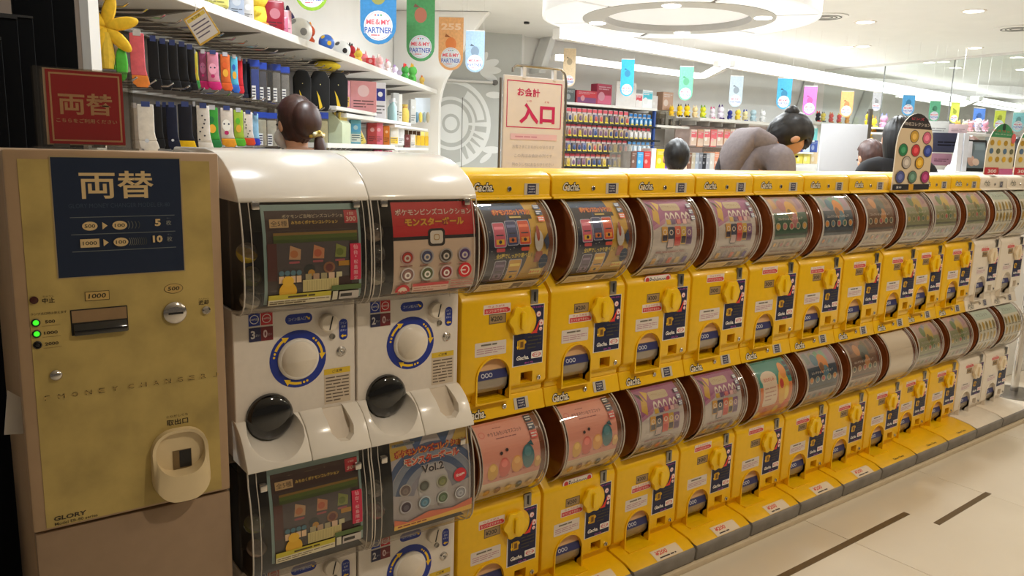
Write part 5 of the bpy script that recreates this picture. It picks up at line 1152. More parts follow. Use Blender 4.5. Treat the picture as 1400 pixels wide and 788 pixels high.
# ================================================================== banners
def banner(lab, x0, x1, yt, yb, D, c, num='', inner=(240, 240, 240), rz=None, art=None, cut=0):
    xm = (x0+x1)/2; a = onD(xm, yt, D); b_ = onD(xm, yb, D); w = (x1-x0)*D/F; h = a.z-b_.z
    t = thing('banner', lab, 'banner', (a.x, a.y, a.z), -radians(36.96) if rz is None else rz, 'hanging banners')
    n = 12; pts = [(-w/2, 0), (-w/2, -h+w*.5)]+[(-w/2*cos(pi*i/n), -h+w*.5-w*.5*sin(pi*i/n)) for i in range(1, n)]+[(w/2, -h+w*.5), (w/2, 0)]
    obj('cloth', MB().slab(pts, 0, .002), cloth(c), t)
    p = Ink(); W_ = w*1000; H_ = h*1000
    lt = tuple(min(255, int(v*.65+90)) for v in c)
    if num: p.text(num, W_*.5, H_-W_*.38, W_*.26, lt, W_*.8, .04)
    if art: p.disc(W_*.5, H_-W_*1.05 if H_ > W_*2 else H_*.62, W_*.22, art, W_*.26); p.poly([(W_*.5, H_-W_*.8), (W_*.3, H_-W_*.66), (W_*.24, H_-W_*.78)], tuple(int(v*.7) for v in art))
    cy = W_*.5
    p.disc(W_*.5, cy, W_*.4, (226, 232, 240), n=24); p.arc(W_*.5, cy, W_*.355, W_*.365, 0, 360, (200, 150, 160), 24)
    if W_ > 90:
        p.text('ME＆MY', W_*.5, cy+W_*.10, W_*.15, (224, 90, 110), W_*.66, .03, out=(244, 240, 240), outw=.05); p.text('PARTNER', W_*.5, cy-W_*.12, W_*.16, (50, 90, 180), W_*.76, .02, out=(244, 244, 250), outw=.05); p.lines(W_*.3, cy-W_*.28, W_*.7, cy-W_*.23, 1, (220, 110, 120), .6, 3)
        for i, cc in enumerate(((220, 90, 90), (60, 120, 200), (70, 160, 100))): p.disc(W_*(.42+i*.08), cy+W_*.28, W_*.025, cc, n=8)
    p.build('banner_print', t, flat(-w/2, -h))
    obj('rod', MB().tube([(-w/2, .001, 0), (w/2, .001, 0)], .004, 6), LAM, t)
    L_ = CEIL-a.z
    if L_ > .02:
        for sx in (-1, 1): obj('cord', MB().tube([(sx*w*.45, .001, 0), (sx*w*.45, .001, L_)], .0008, 4), LAM, t)
for a in (('lime green banner cut off by the top of the frame', 402, 447, -86, 12, 4.0, (140, 180, 50), ''), ('blue banner with the round ME & MY PARTNER badge, near the top shelf', 492, 542, -62, 58, 4.3, (66, 140, 200), '387'),
          ('green banner numbered 274', 556, 595, -22, 82, 5.1, (92, 170, 110), '274'), ('orange banner numbered 255', 600, 634, 23, 95, 5.9, (236, 176, 120), '255'), ('pale blue-grey banner over the emblem on the grey wall', 637, 663, 42, 98, 7.0, (150, 176, 200), ''),
          ('tan banner right above the entrance sign', 771, 788, 66, 118, 8.3, (226, 204, 170), ''), ('sky blue banner above the back shelf', 850, 868, 81, 131, 8.2, (60, 170, 222), ''), ('mint green banner above the back shelf', 930, 949, 91, 137, 8.2, (110, 196, 150), ''),
          ('pale grey banner left of the person in grey', 999, 1017, 104, 146, 8.2, (176, 190, 200), ''), ('blue banner above the person in grey', 1064, 1084, 107, 149, 8.2, (70, 160, 206), ''), ('bright pink banner over the soft toys', 1100, 1118, 118, 157, 8.4, (230, 110, 190), ''),
          ('orange banner over the white partition board', 1151, 1168, 125, 160, 8.6, (240, 170, 110), ''), ('white banner left of the dark-haired person', 1194, 1206, 126, 152, 8.8, (196, 198, 202), ''), ('blue banner above the card with badges', 1235, 1252, 130, 158, 9.0, (90, 170, 226), ''),
          ('green banner over the till area', 1272, 1287, 138, 166, 9.2, (110, 190, 150), ''), ('yellow-green banner over the till area', 1301, 1313, 140, 168, 9.4, (206, 220, 90), ''), ('mid blue banner above the till screen', 1332, 1348, 148, 176, 9.6, (80, 120, 190), ''),
          ('yellow banner between the two green cards', 1361, 1376, 151, 178, 9.8, (220, 220, 70), ''), ('pale cyan banner at the right edge of the photo', 1386, 1402, 154, 180, 9.9, (150, 216, 226), '')):
    banner(*a, art={'274': (190, 110, 80), '255': (226, 130, 70), '387': (150, 150, 70)}.get(a[-1], tuple(int(v*.75) for v in a[6])))

# ================================================================== entrance sign
Y0 = 2.6; a = onY(684, 228, Y0); b_ = onY(768, 228, Y0); c_ = onY(726, 106, Y0); w = .315; cx = (a.x+b_.x)/2
t = thing('entrance_sign', 'white hanging sign board with magenta frame reading 入口 on a metal stand', 'sign', (cx, Y0, 0))
obj('stand_frame', MB().tube([(w*.5+.012, .0, .02), (w*.5+.012, 0, 1.70), (w*.5+.004, 0, 1.735), (w*.5-.02, 0, 1.755), (-w*.5+.06, 0, 1.752), (-w*.5+.045, 0, 1.74), (-w*.5+.045, 0, 1.725)], .0055, 8), STL, t); obj('stand_foot', MB().box(-.16, .2, -.16, .16, 0, .02), STL, t, bev=.004)
obj('stand_pole', MB().tube([(-w*.5-.004, .012, .02), (-w*.5-.004, .012, 1.70)], .0055, 8), STL, t)
obj('board', MB().box(-w/2, w/2, -.006, .004, .95, 1.712), mat('sign_white', (236, 226, 220), .35, noise=.02), t, bev=.002, seg=1)
for x in (-.06, .1): obj('clip', MB().box(x-.008, x+.008, -.009, .006, 1.704, 1.748), plast((226, 224, 224)), t)
p = Ink(); M_ = (206, 36, 96); W_ = 315
for r_ in ((14, 120, 300, 124), (14, 302, 300, 306), (14, 120, 18, 306), (296, 120, 300, 306)): p.rect(*r_, M_, lift=r_[1] == 120)
p.text('お会計', 124, 262, 34, M_, 116, .02); p.text('入口', 172, 178, 84, M_, 186, .04); p.text('いり', 128, 228, 8, M_, 24, .01); p.text('ぐち', 220, 228, 8, M_, 24, .01)
p.rect(36, 72, 280, 96, (236, 196, 206)); p.lines(60, 78, 250, 90, 1, (214, 150, 170), .5, 3)
for i in range(3): p.text(('お客さまにおねがいがあります', 'この先はお会計の列です', '列のうしろにおならびください')[i], 158, 44-i*36, 15, (190, 184, 186), 220-(20 if i == 1 else 0), .0)
p.build('sign_print', t, flat(-w/2, 1.388, -.006))
pl = Ink(); pl.rect(0, 0, 10, 10, (236, 226, 220))

# ================================================================== back wall of the shop
def bw(x, y, Y): return onY(x, y, Y)
BY = 7.15
t = thing('back_shelf_unit', 'white back shelf unit hung with rows of blister packs', 'shelf', (0, BY, 0))
a, b_ = bw(766, 137, BY), bw(899, 147.5, BY); zs_ = 1.985
obj('top_board', MB().box(a.x, b_.x, 0, .45, zs_-.03, zs_), LAM, t, bev=.003, seg=1)
obj('back_board', MB().box(a.x, bw(945, 150, BY).x, .44, .46, 0, zs_-.03), LAMG, t)
rows = []
for yl, yr in ((168.5, 171), (188, 190), (208, 209.5), (228.5, 229)):
    za_ = (bw(780, yl, BY).z+bw(880, yr, BY).z)/2; rows.append(za_); obj('shelf_board', MB().box(a.x, bw(905, 180, BY).x, .02, .44, za_-.02, za_), DRK, t)
obj('end_post', MB().box(bw(897, 150, BY).x, bw(899, 150, BY).x, .02, .06, .2, zs_), BLUEM := mat('blue_edge', (50, 80, 150), .5, noise=.05), t)
b2, b3 = bw(880, 172, BY), bw(943, 172, BY); zz = bw(912, 171.5, BY).z
obj('side_board', MB().box(b_.x+.01, b3.x, .0, .44, zz-.03, zz), LAM, t, bev=.003, seg=1)
def blister(lab, X, z, w, h, hc, bc, cc, grp):
    t = obj('blister_pack', MB().box(-w/2, w/2, 0, .004, 0, h).slab(rr(-w*.42, h*.05, w*.42, h*.62, w*.12, 2), -.03, 0, mi=1).box(-w/2, w/2, -.004, 0, h*.74, h*.96, mi=2).ball((0, -.03, h*.3), w*.3, .012, h*.2, 8, 6, mi=3).box(-w*.4, w*.4, -.034, -.03, h*.04, h*.14, mi=4), [plast((206, 196, 190)), plast(bc), plast(hc), plast(cc), plast((226, 206, 70))], None, smooth=40)
    t.location = (X, BY+.06, z); return tag(t, lab, 'blister pack', grp)
RB = random.Random(5); RN = ['top', 'second', 'third', 'bottom']
bcs = [(150, 120, 120), (180, 156, 146), (130, 130, 160), (200, 176, 130), (110, 108, 112), (206, 192, 184)]
for r_, z in enumerate(rows):
    n = 13
    for i in range(n):
        x = 774+i*7.1; X = bw(x, 180, BY).x
        w = .072*1.0; h = .155
        blister(f'red-topped blister pack, {ORD[i] if i < 12 else "thirteenth"} from the left in the {RN[r_]} row', X, z+.002, w*.95, h*1.08, (214, 84, 96) if r_ < 3 or i < 7 else (214, 110, 90), bcs[RB.randrange(6)], [(200, 170, 60), (120, 90, 120), (60, 80, 130), (200, 90, 70)][RB.randrange(4)], 'red-topped blister packs')
    for i in range(5):
        x = 866+i*6.2; X = bw(x, 180, BY).x
        hc = ((40, 120, 190), (206, 60, 70), (90, 150, 210), (60, 120, 180))[r_]; bc = ((60, 140, 200), (226, 220, 216), (200, 216, 230), (90, 160, 210))[r_]
        blister(f'{("blue", "white red-topped", "white blue-topped", "blue and white")[r_]} pack, {ORD[i]} of five at the right of the {RN[r_]} row', X, z+.002, .056, .15, hc, bc, (226, 226, 230) if r_ else (200, 220, 236), 'blue and white packs')
def bbox_item(name, lab, cat, x0, y0, x1, y1, Y, c, dep=.12, grp=None, z=None, bands=None, rz=0):
    a, b_ = bw(x0, y1, Y), bw(x1, y1, Y); zt = bw((x0+x1)/2, y0, Y).z; zb = bw((x0+x1)/2, y1, Y).z if z is None else z
    w, h = b_.x-a.x, zt-zb; t = thing(name, lab, cat, ((a.x+b_.x)/2, Y, zb), rz, grp)
    obj('carton', MB().box(-w/2, w/2, 0, dep, 0, h), plast(c), t, bev=.003, seg=1); p = Ink(); W_, H_ = w*1000, h*1000
    for i, bn in enumerate(bands or []): p.rect(W_*.05, H_*(.06+.88*i/len(bands)), W_*.95, H_*(.06+.88*(i+.9)/len(bands)), bn)
    p.disc(W_*.3, H_*.4, min(W_, H_)*.22, tuple(min(255, int(v*.5+110)) for v in c)); p.lines(W_*.1, H_*.7, W_*.9, H_*.9, 2, tuple(min(255, int(v*.4+120)) for v in c), .5, len(lab)); p.build('front_print', t, flat(-w/2, 0))
    return t
G_ = 'boxes on the back shelf'
bbox_item('goods_box', 'dark patterned box at the left end of the back shelf', 'box', 773, 121, 786, 137, BY+.06, (90, 96, 96), grp=G_, z=zs_); bbox_item('goods_box', 'long red and purple box on the back shelf', 'box', 788, 124, 816, 138, BY+.06, (176, 50, 66), grp=G_, z=zs_, bands=[(120, 60, 110), (190, 50, 60)])
bbox_item('goods_box', 'tall crimson box with pink lettering on the back shelf', 'box', 816, 115, 836, 139, BY+.06, (170, 50, 80), grp=G_, z=zs_, bands=[(200, 90, 120), (150, 40, 60)]); bbox_item('notice_board', 'white framed notice behind the sky blue banner', 'notice', 842, 112, 869, 141, BY+.05, (226, 222, 218), .02, z=zs_)
bbox_item('goods_box', 'white box with a red lid on the back shelf', 'box', 869, 128, 878, 142, BY+.06, (230, 222, 220), grp=G_, z=zs_, bands=[(232, 226, 222), (206, 70, 80)]); bbox_item('goods_box', 'white and turquoise box on the back shelf', 'box', 878, 123, 892, 144, BY+.06, (226, 232, 234), grp=G_, z=zs_, bands=[(230, 234, 236), (60, 180, 200)])
bbox_item('goods_box', 'small grey printed box at the right end of the back shelf', 'box', 892, 131, 899, 145, BY+.06, (206, 200, 196), grp=G_, z=zs_)
tag(put(obj('wire_rack', MB().box(-.16, .16, 0, .2, .18, .195).box(-.16, -.15, 0, .2, 0, .18).box(.15, .16, 0, .2, 0, .18).box(-.16, .16, .19, .2, 0, .18), CLD), (bw(921, 160, BY).x, BY+.1, zz)), 'clear display rack right of the blue packs', 'rack')
for i in range(7): tag(put(obj('clear_tumbler', MB().lathe([(0, 0), (.02, 0), (.024, .09), (.022, .09), (.019, .004)], n=12), CLD), (bw(900+i*6, 170, BY).x, BY+.08+.1*(i % 2), zz)), f'clear tumbler on the side board, {ORD[i]} from the left', 'tumbler', 'clear tumblers')
bbox_item('goods_box', 'brown and cream box on the raised stand above the tumblers', 'box', 906, 126, 920, 143, BY+.06, (176, 140, 116), z=zz+.196, grp=G_)
# the shelf with soft toys
PY = 7.0; zP = bw(990, 163, PY).z
t = thing('toy_shelf_unit', 'white shelf unit carrying a row of soft toys, left of the person in grey', 'shelf', (0, PY, 0))
xa, xb = bw(925, 162, PY).x, bw(1118, 165, PY).x
obj('top_board', MB().box(b3.x+.02, xb, 0, .42, zP-.04, zP), LAM, t, bev=.003, seg=1); obj('back_board', MB().box(b3.x+.02, xb, .41, .43, 0, zP-.04), mat('pinkish_board', (206, 186, 180), .6, noise=.04), t)
for i in range(5): X = bw(955+i*18, 168, PY).x; obj('bracket', MB().box(X, X+.02, .05, .40, zP-.10, zP-.04), LAMG, t)
zl = bw(1100, 226, PY).z; obj('low_board', MB().box(b3.x+.02, xb, 0, .41, zl-.03, zl), LAM, t)
for i, (x, hh, c, c2, e, lab) in enumerate(((930, .15, (226, 180, 40), None, 2, 'amber soft toy at the left end of the toy shelf'), (941, .17, (240, 200, 30), (60, 46, 30), 2, 'yellow soft toy with dark ears, first on the toy shelf'), (951, .18, (246, 206, 30), (60, 46, 30), 2, 'yellow soft toy with dark ears, next to the cream one'), (962, .17, (240, 214, 160), None, 1, 'cream soft toy between yellow ones'),
    (973, .18, (226, 226, 60), (120, 170, 60), 1, 'yellow-green soft toy on the toy shelf'), (986, .17, (236, 226, 236), (226, 110, 150), 1, 'white and pink soft toy on the toy shelf'), (997, .21, (236, 226, 240), (80, 50, 120), 2, 'white soft toy with purple ears'), (1010, .16, (50, 60, 140), (230, 226, 230), 1, 'dark blue soft toy on the toy shelf'),
    (1021, .18, (244, 214, 80), (240, 226, 200), 2, 'pale yellow soft toy right of the dark blue one'), (1031, .17, (236, 222, 170), (70, 80, 160), 1, 'cream soft toy with blue ears'), (1042, .20, (180, 206, 216), None, 0, 'pale blue-grey round soft toy'), (1055, .19, (240, 240, 240), None, 2, 'white soft toy just left of the head of the person in grey'),
    (1087, .20, (190, 214, 70), None, 0, 'lime soft toy right of the person in grey'), (1096, .19, (50, 70, 110), (226, 110, 50), 1, 'navy and orange soft toy'), (1103, .12, (90, 190, 226), (236, 240, 240), 1, 'light blue and white soft toy under the pink banner'), (1112, .12, (240, 240, 240), None, 1, 'small white soft toy under the pink banner'))):
    X = bw(x, 163, PY).x; plush(lab, (X, PY+.16, zP), hh, c, c2, 0, 'soft toys on the toy shelf', e)
for i in range(8):
    x = 948+i*9; bbox_item('hanging_bag', f'pink-topped hanging bag under the toy shelf, {ORD[i]} from the left', 'bag', x-4, 177, x+4, 199+(i % 2)*2, PY+.1, ((226, 200, 190), (200, 150, 120), (226, 214, 200), (216, 110, 110))[i % 4], .03, 'hanging bags under the toy shelf', bands=[(206, 180, 160), (220, 100, 110)])
PY2 = 7.2
for i, (x, y, c, c2, e, lab) in enumerate(((1123, 158, (40, 40, 46), (220, 60, 50), 1, 'black and red soft toy near the white partition board'), (1130, 160, (230, 200, 60), (40, 40, 46), 2, 'yellow and black soft toy near the white partition board'), (1141, 158, (216, 60, 50), (236, 140, 60), 1, 'red soft toy above the white partition board'), (1152, 158, (220, 50, 50), (240, 200, 90), 2, 'red and yellow soft toy above the white partition board'), (1163, 160, (236, 170, 90), None, 1, 'orange soft toy at the end of the row above the partition'))):
    X = bw(x, y, PY2).x; plush(lab, (X, PY2+.06, bw(1140, 168, PY2).z), .17, c, c2, 0, 'soft toys above the white partition', e)
za_ = bw(1140, 168, PY2).z; xs0, xs1 = xb+.05, bw(1182, 168, PY2).x
t = thing('red_toy_shelf', 'white shelf with red and dark soft toys behind the partition board', 'shelf', (0, PY2, 0)); obj('board', MB().box(xs0, xs1, 0, .3, za_-.03, za_), LAM, t); obj('upright', MB().box(xs0, xs1, .28, .30, 0, za_-.03), LAM, t)
for r_, (y, cs) in enumerate(((182, [(90, 190, 210), (226, 226, 220), (120, 200, 200)]), (199, [(60, 60, 140), (200, 210, 230), (70, 90, 160)]), (215, [(226, 206, 80), (230, 214, 110), (206, 180, 140)]))):
    zr_ = bw(1100, y+9, PY).z
    for i, c in enumerate(cs): bbox_item('toy_box', f'{("turquoise", "navy", "yellow")[r_]} shelf box right of the person in grey, {ORD[i]} from the left', 'box', 1088+i*10, y-7, 1097+i*10, y+9, PY+.08, c, .1, 'boxes under the toy shelf', z=zr_)
    if r_ < 2: tt = bpy.data.objects['toy_shelf_unit']; obj('mid_board', MB().box(bw(1080, y, PY).x, xb, .02, .41, zr_-.025, zr_-.002), LAM, tt)
# partition board, till
q0, q1 = onD(1119, 232, 6.2), onD(1181, 232, 6.2); zt = onD(1150, 170, 6.2).z
t = thing('partition_board', 'plain white partition board between the person in grey and the one in black', 'board', (q0+q1)/2*1, atan2(q1.y-q0.y, q1.x-q0.x)); t.location.z = 0; w = sqrt((q1.x-q0.x)**2+(q1.y-q0.y)**2)
obj('panel', MB().box(-w/2, w/2, 0, .03, .06, zt), mat('partition_white', (186, 186, 188), .5, noise=.01), t, bev=.003); obj('foot', MB().box(-w/2, w/2, -.15, .18, 0, .06), LAM, t); obj('edge_post', MB().box(w/2, w/2+.025, 0, .03, 0, zt+.12), STL, t)
def till():
    a = onD(1331, 231, 6.4); t = thing('till_screen', 'black till screen on a white stand beside the green cards', 'screen', (a.x, a.y, a.z-.02), -radians(30))
    obj('stand', MB().slab([(0, 0), (.16, 0), (.16, .02), (.10, .05), (.05, .24), (.02, .24)], -.14, -.02, 'x'), plast((226, 226, 230)), t, bev=.004)
    s = obj('screen_case', MB().slab(rr(-.125, .0, .125, .26, .01), -.02, .012), BLK, t, bev=.003); s.rotation_euler = (-.28, 0, 0)
    p = Ink(); p.rect(0, 0, 218, 216, (110, 124, 130)); p.disc(80, 60, 34, (200, 160, 140), 46); p.disc(120, 50, 30, (220, 190, 170), 30); p.rect(120, 150, 210, 200, (130, 146, 150)); o = p.build('screen_image', t, flat(-.109, .022, -.021)); o.rotation_euler = (-.28, 0, 0)
    return a
ta = till()
tag(put(obj('till_counter', MB().box(-.3, .6, -.1, .45, 0, 1), WALLW, None, bev=.01), (ta.x, ta.y, 0), -radians(20)), 'long white till counter behind the yellow machines at right', 'counter'); bpy.data.objects['till_counter'].scale.z = ta.z-.022
for i, (x, c) in enumerate(((1310, (232, 232, 234)), (1318, (222, 224, 228)))):
    a = onD(x, 231, 6.3); tag(put(obj('card_holder', MB().slab([(0, 0), (.12, 0), (.07, .02), (.03, .30), (.015, .30)], -.02, .02, 'x'), plast(c)), (a.x, a.y, ta.z-.02), -radians(30)), ('slim white holder left of the till screen', 'second slim white holder, nearest the till screen')[i], 'holder')
for lab, x0, x1, y0, y1, c in (('white hanging notice behind the card with badges', 1268, 1296, 166, 186, (222, 224, 224)), ('dark wall screen behind the till', 1274, 1318, 182, 208, (52, 54, 74)), ('pink and brown stock box behind the till', 1272, 1300, 210, 226, (150, 110, 126)), ('pale pink rack of goods right of the card with badges', 1296, 1322, 170, 184, (226, 200, 206))):
    a, b_ = onD(x0, y1, 8.9), onD(x1, y1, 8.9); zt = onD((x0+x1)/2, y0, 8.9).z; w = sqrt((b_.x-a.x)**2+(b_.y-a.y)**2)
    t = thing('wall_panel' if c[0] < 200 else 'notice', lab, 'panel', ((a.x+b_.x)/2, (a.y+b_.y)/2, a.z), atan2(b_.y-a.y, b_.x-a.x), 'panels behind the till'); obj('board', MB().box(-w/2, w/2, 0, .03, 0, zt-a.z), plast(c), t, bev=.004); p = Ink(); p.lines(w*150, (zt-a.z)*300, w*850, (zt-a.z)*600, 2, tuple(max(0, v-60) for v in c), .5, 2); p.build('print', t, flat(-w/2, 0))
for i, (x, y, c, c2) in enumerate(((1187, 165, (246, 206, 50), (60, 50, 40)), (1192, 172, (246, 210, 60), (220, 130, 50)), (1186, 188, (240, 196, 40), (60, 50, 40)), (1207, 168, (200, 150, 180), (120, 130, 180)))):
    a = onD(x, y+9, 8.3); plush(('yellow soft toy high beside the dark-haired person', 'pale yellow soft toy beside the dark-haired person', 'yellow soft toy low beside the dark-haired person', 'mauve soft toy above the dark-haired person')[i], a, .17, c, c2, -.6, 'soft toys behind the person in black', 2)
a = onD(1196, 182, 8.3); t = thing('toy_stand', 'narrow white stand with yellow soft toys behind the person in black', 'stand', (a.x, a.y, 0), -.6)
for y in (174, 181, 197): z = onD(1190, y, 8.3).z; obj('tier', MB().box(-.16, .2, -.1, .16, z-.02, z-.002), LAM, t)
obj('column', MB().box(-.16, .2, .16, .2, 0, onD(1190, 174, 8.3).z), LAM, t)
for i, x in enumerate((1308, 1318, 1326, 1336, 1346)):
    a = onD(x, 180, 9.2); plush(f'small pastel soft toy far behind the till, {ORD[i]} from the left', a, .14, ((226, 190, 90), (236, 226, 200), (240, 180, 190), (226, 214, 226), (236, 170, 190))[i], None, -.6, 'far pastel soft toys', 1)
a, b_ = onD(1302, 181, 9.2), onD(1352, 183, 9.2); t = thing('far_shelf', 'white shelf with pastel soft toys far behind the till', 'shelf', ((a.x+b_.x)/2, (a.y+b_.y)/2, 0), -.6); w = (b_-a).length
zz2 = onD(1327, 180, 9.2).z; obj('board', MB().box(-w/2-.1, w/2+.1, -.12, .2, zz2-.05, zz2-.022), LAM, t); obj('upright', MB().box(-w/2-.1, w/2+.1, .2, .22, 0, zz2), LAM, t)
# rack in front of the tumblers: cards, folders and books at the edge of the row
RY = 5.6; t = thing('folder_rack', 'clear-topped rack of cards and books in front of the back shelf', 'rack', (0, RY, 0))
ra, rb = bw(862, 213, RY).x, bw(990, 213, RY).x; zr_ = bw(925, 231, RY).z
obj('rack_board', MB().box(ra, rb, 0, .3, zr_-.03, zr_), LAM, t); obj('clear_top', MB().box(ra, rb, 0, .3, bw(925, 200.5, RY).z, bw(925, 200.5, RY).z+.006), CLD, t); obj('rack_base', MB().box(ra, rb, .02, .28, 0, zr_-.03), LAM, t)
for x in (ra, rb-.01): obj('rack_side', MB().box(x, x+.01, 0, .3, zr_, bw(925, 200.5, RY).z), CLD, t)
for i, (x0, x1, y0, c, lab) in enumerate(((863, 870, 207, (110, 80, 70), 'brown patterned card in the rack'), (871, 879, 208, (70, 150, 200), 'blue card in the rack'), (880, 889, 207, (190, 60, 60), 'red card in the rack'), (890, 896, 203, (230, 226, 226), 'white divider in the rack'), (897, 909, 204, (226, 190, 40), 'yellow and black pack in the rack'), (909, 925, 206, (100, 60, 150), 'purple pack with a yellow shape in the rack'),
    (926, 939, 207, (214, 186, 160), 'tall beige folder in the rack'), (940, 945, 209, (120, 84, 66), 'brown book in the rack'), (945, 950, 209, (170, 160, 140), 'khaki book in the rack'), (950, 955, 209, (150, 156, 166), 'blue-grey book in the rack'), (955, 960, 209, (110, 112, 120), 'slate book in the rack'), (960, 965, 210, (36, 36, 42), 'black book in the rack'), (965, 970, 210, (150, 150, 156), 'silver book in the rack'), (970, 976, 209, (190, 184, 176), 'pale grey book in the rack'), (976, 982, 208, (206, 140, 110), 'salmon book in the rack'))):
    bbox_item('folder' if i < 7 else 'book', lab, 'card' if i < 7 else 'book', x0, y0, x1, 231, RY+.04, c, .16, 'cards and books in the rack', z=zr_)

# ================================================================== dark screens behind the money changer
for i, (x0, x1, z1, Y, lab) in enumerate(((-.35, .18, 1.645, 2.30, 'wide black folded screen at the left edge behind the money changer'), (.10, .225, 1.708, 2.40, 'second black folded screen, stepping up behind the red sign'), (.19, .27, 1.725, 2.50, 'third black folded screen behind the red sign'), (.235, .33, 2.0, 2.60, 'tall black folded screen behind the red sign'), (.29, .40, 2.0, 2.70, 'tall blue-black folded screen nearest the shelf wall'))):
    t = thing('folding_screen', lab, 'screen', ((x0+x1)/2, Y, 0), 0, 'black folding screens'); w = x1-x0
    obj('screen_panel', MB().box(-w/2, w/2, 0, .04, .03, z1), mat('black_cloth_%d' % (i % 2), (9, 9, 10) if i != 4 else (18, 19, 25), .9, 0, .08, noise=.2, scale=30), t, bev=.004); obj('foot_bar', MB().box(-w/2, w/2, -.015, .055, 0, .03), BLK, t); obj('top_edge', MB().box(-w/2, w/2, -.002, .042, z1, z1+.006), mat('screen_edge', (24, 24, 26), .5, noise=.1), t)
tag(put(obj('white_slip', MB().slab([(0, 0), (.045, -.01), (.04, .06), (.012, .085)], 0, .001), plast((226, 222, 216))), (.085, 1.70, .86), .3), 'white paper slip stuck out at the left side of the money changer', 'paper')
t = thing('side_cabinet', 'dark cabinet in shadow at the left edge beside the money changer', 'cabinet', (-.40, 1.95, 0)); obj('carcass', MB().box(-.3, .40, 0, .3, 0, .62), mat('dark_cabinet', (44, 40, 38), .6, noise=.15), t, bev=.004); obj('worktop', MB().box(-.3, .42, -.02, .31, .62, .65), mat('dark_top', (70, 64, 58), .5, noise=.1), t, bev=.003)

# ================================================================== people
SKIN = mat('skin', (206, 156, 126), .5, noise=.05, scale=20)
def skinned(name, verts, edges, radii, m, parent, sub=2, root=0):
    me = bpy.data.meshes.new(name); me.from_pydata([tuple(v) for v in verts], edges, []); o = bpy.data.objects.new(name, me); COL.objects.link(o)
    md = o.modifiers.new('skin', 'SKIN'); md.use_smooth_shade = True
    for i, r_ in enumerate(radii):
        sv = me.skin_vertices[0].data[i]; sv.radius = (r_, r_) if not isinstance(r_, tuple) else r_; sv.use_root = i == root
    s = o.modifiers.new('sub', 'SUBSURF'); s.levels = sub; s.render_levels = sub
    dg = bpy.context.evaluated_depsgraph_get(); m2 = bpy.data.meshes.new_from_object(o.evaluated_get(dg)); o.modifiers.clear(); o.data = m2
    m2.materials.clear(); m2.materials.append(m); m2.polygons.foreach_set('use_smooth', [True]*len(m2.polygons)); o.parent = parent; return o
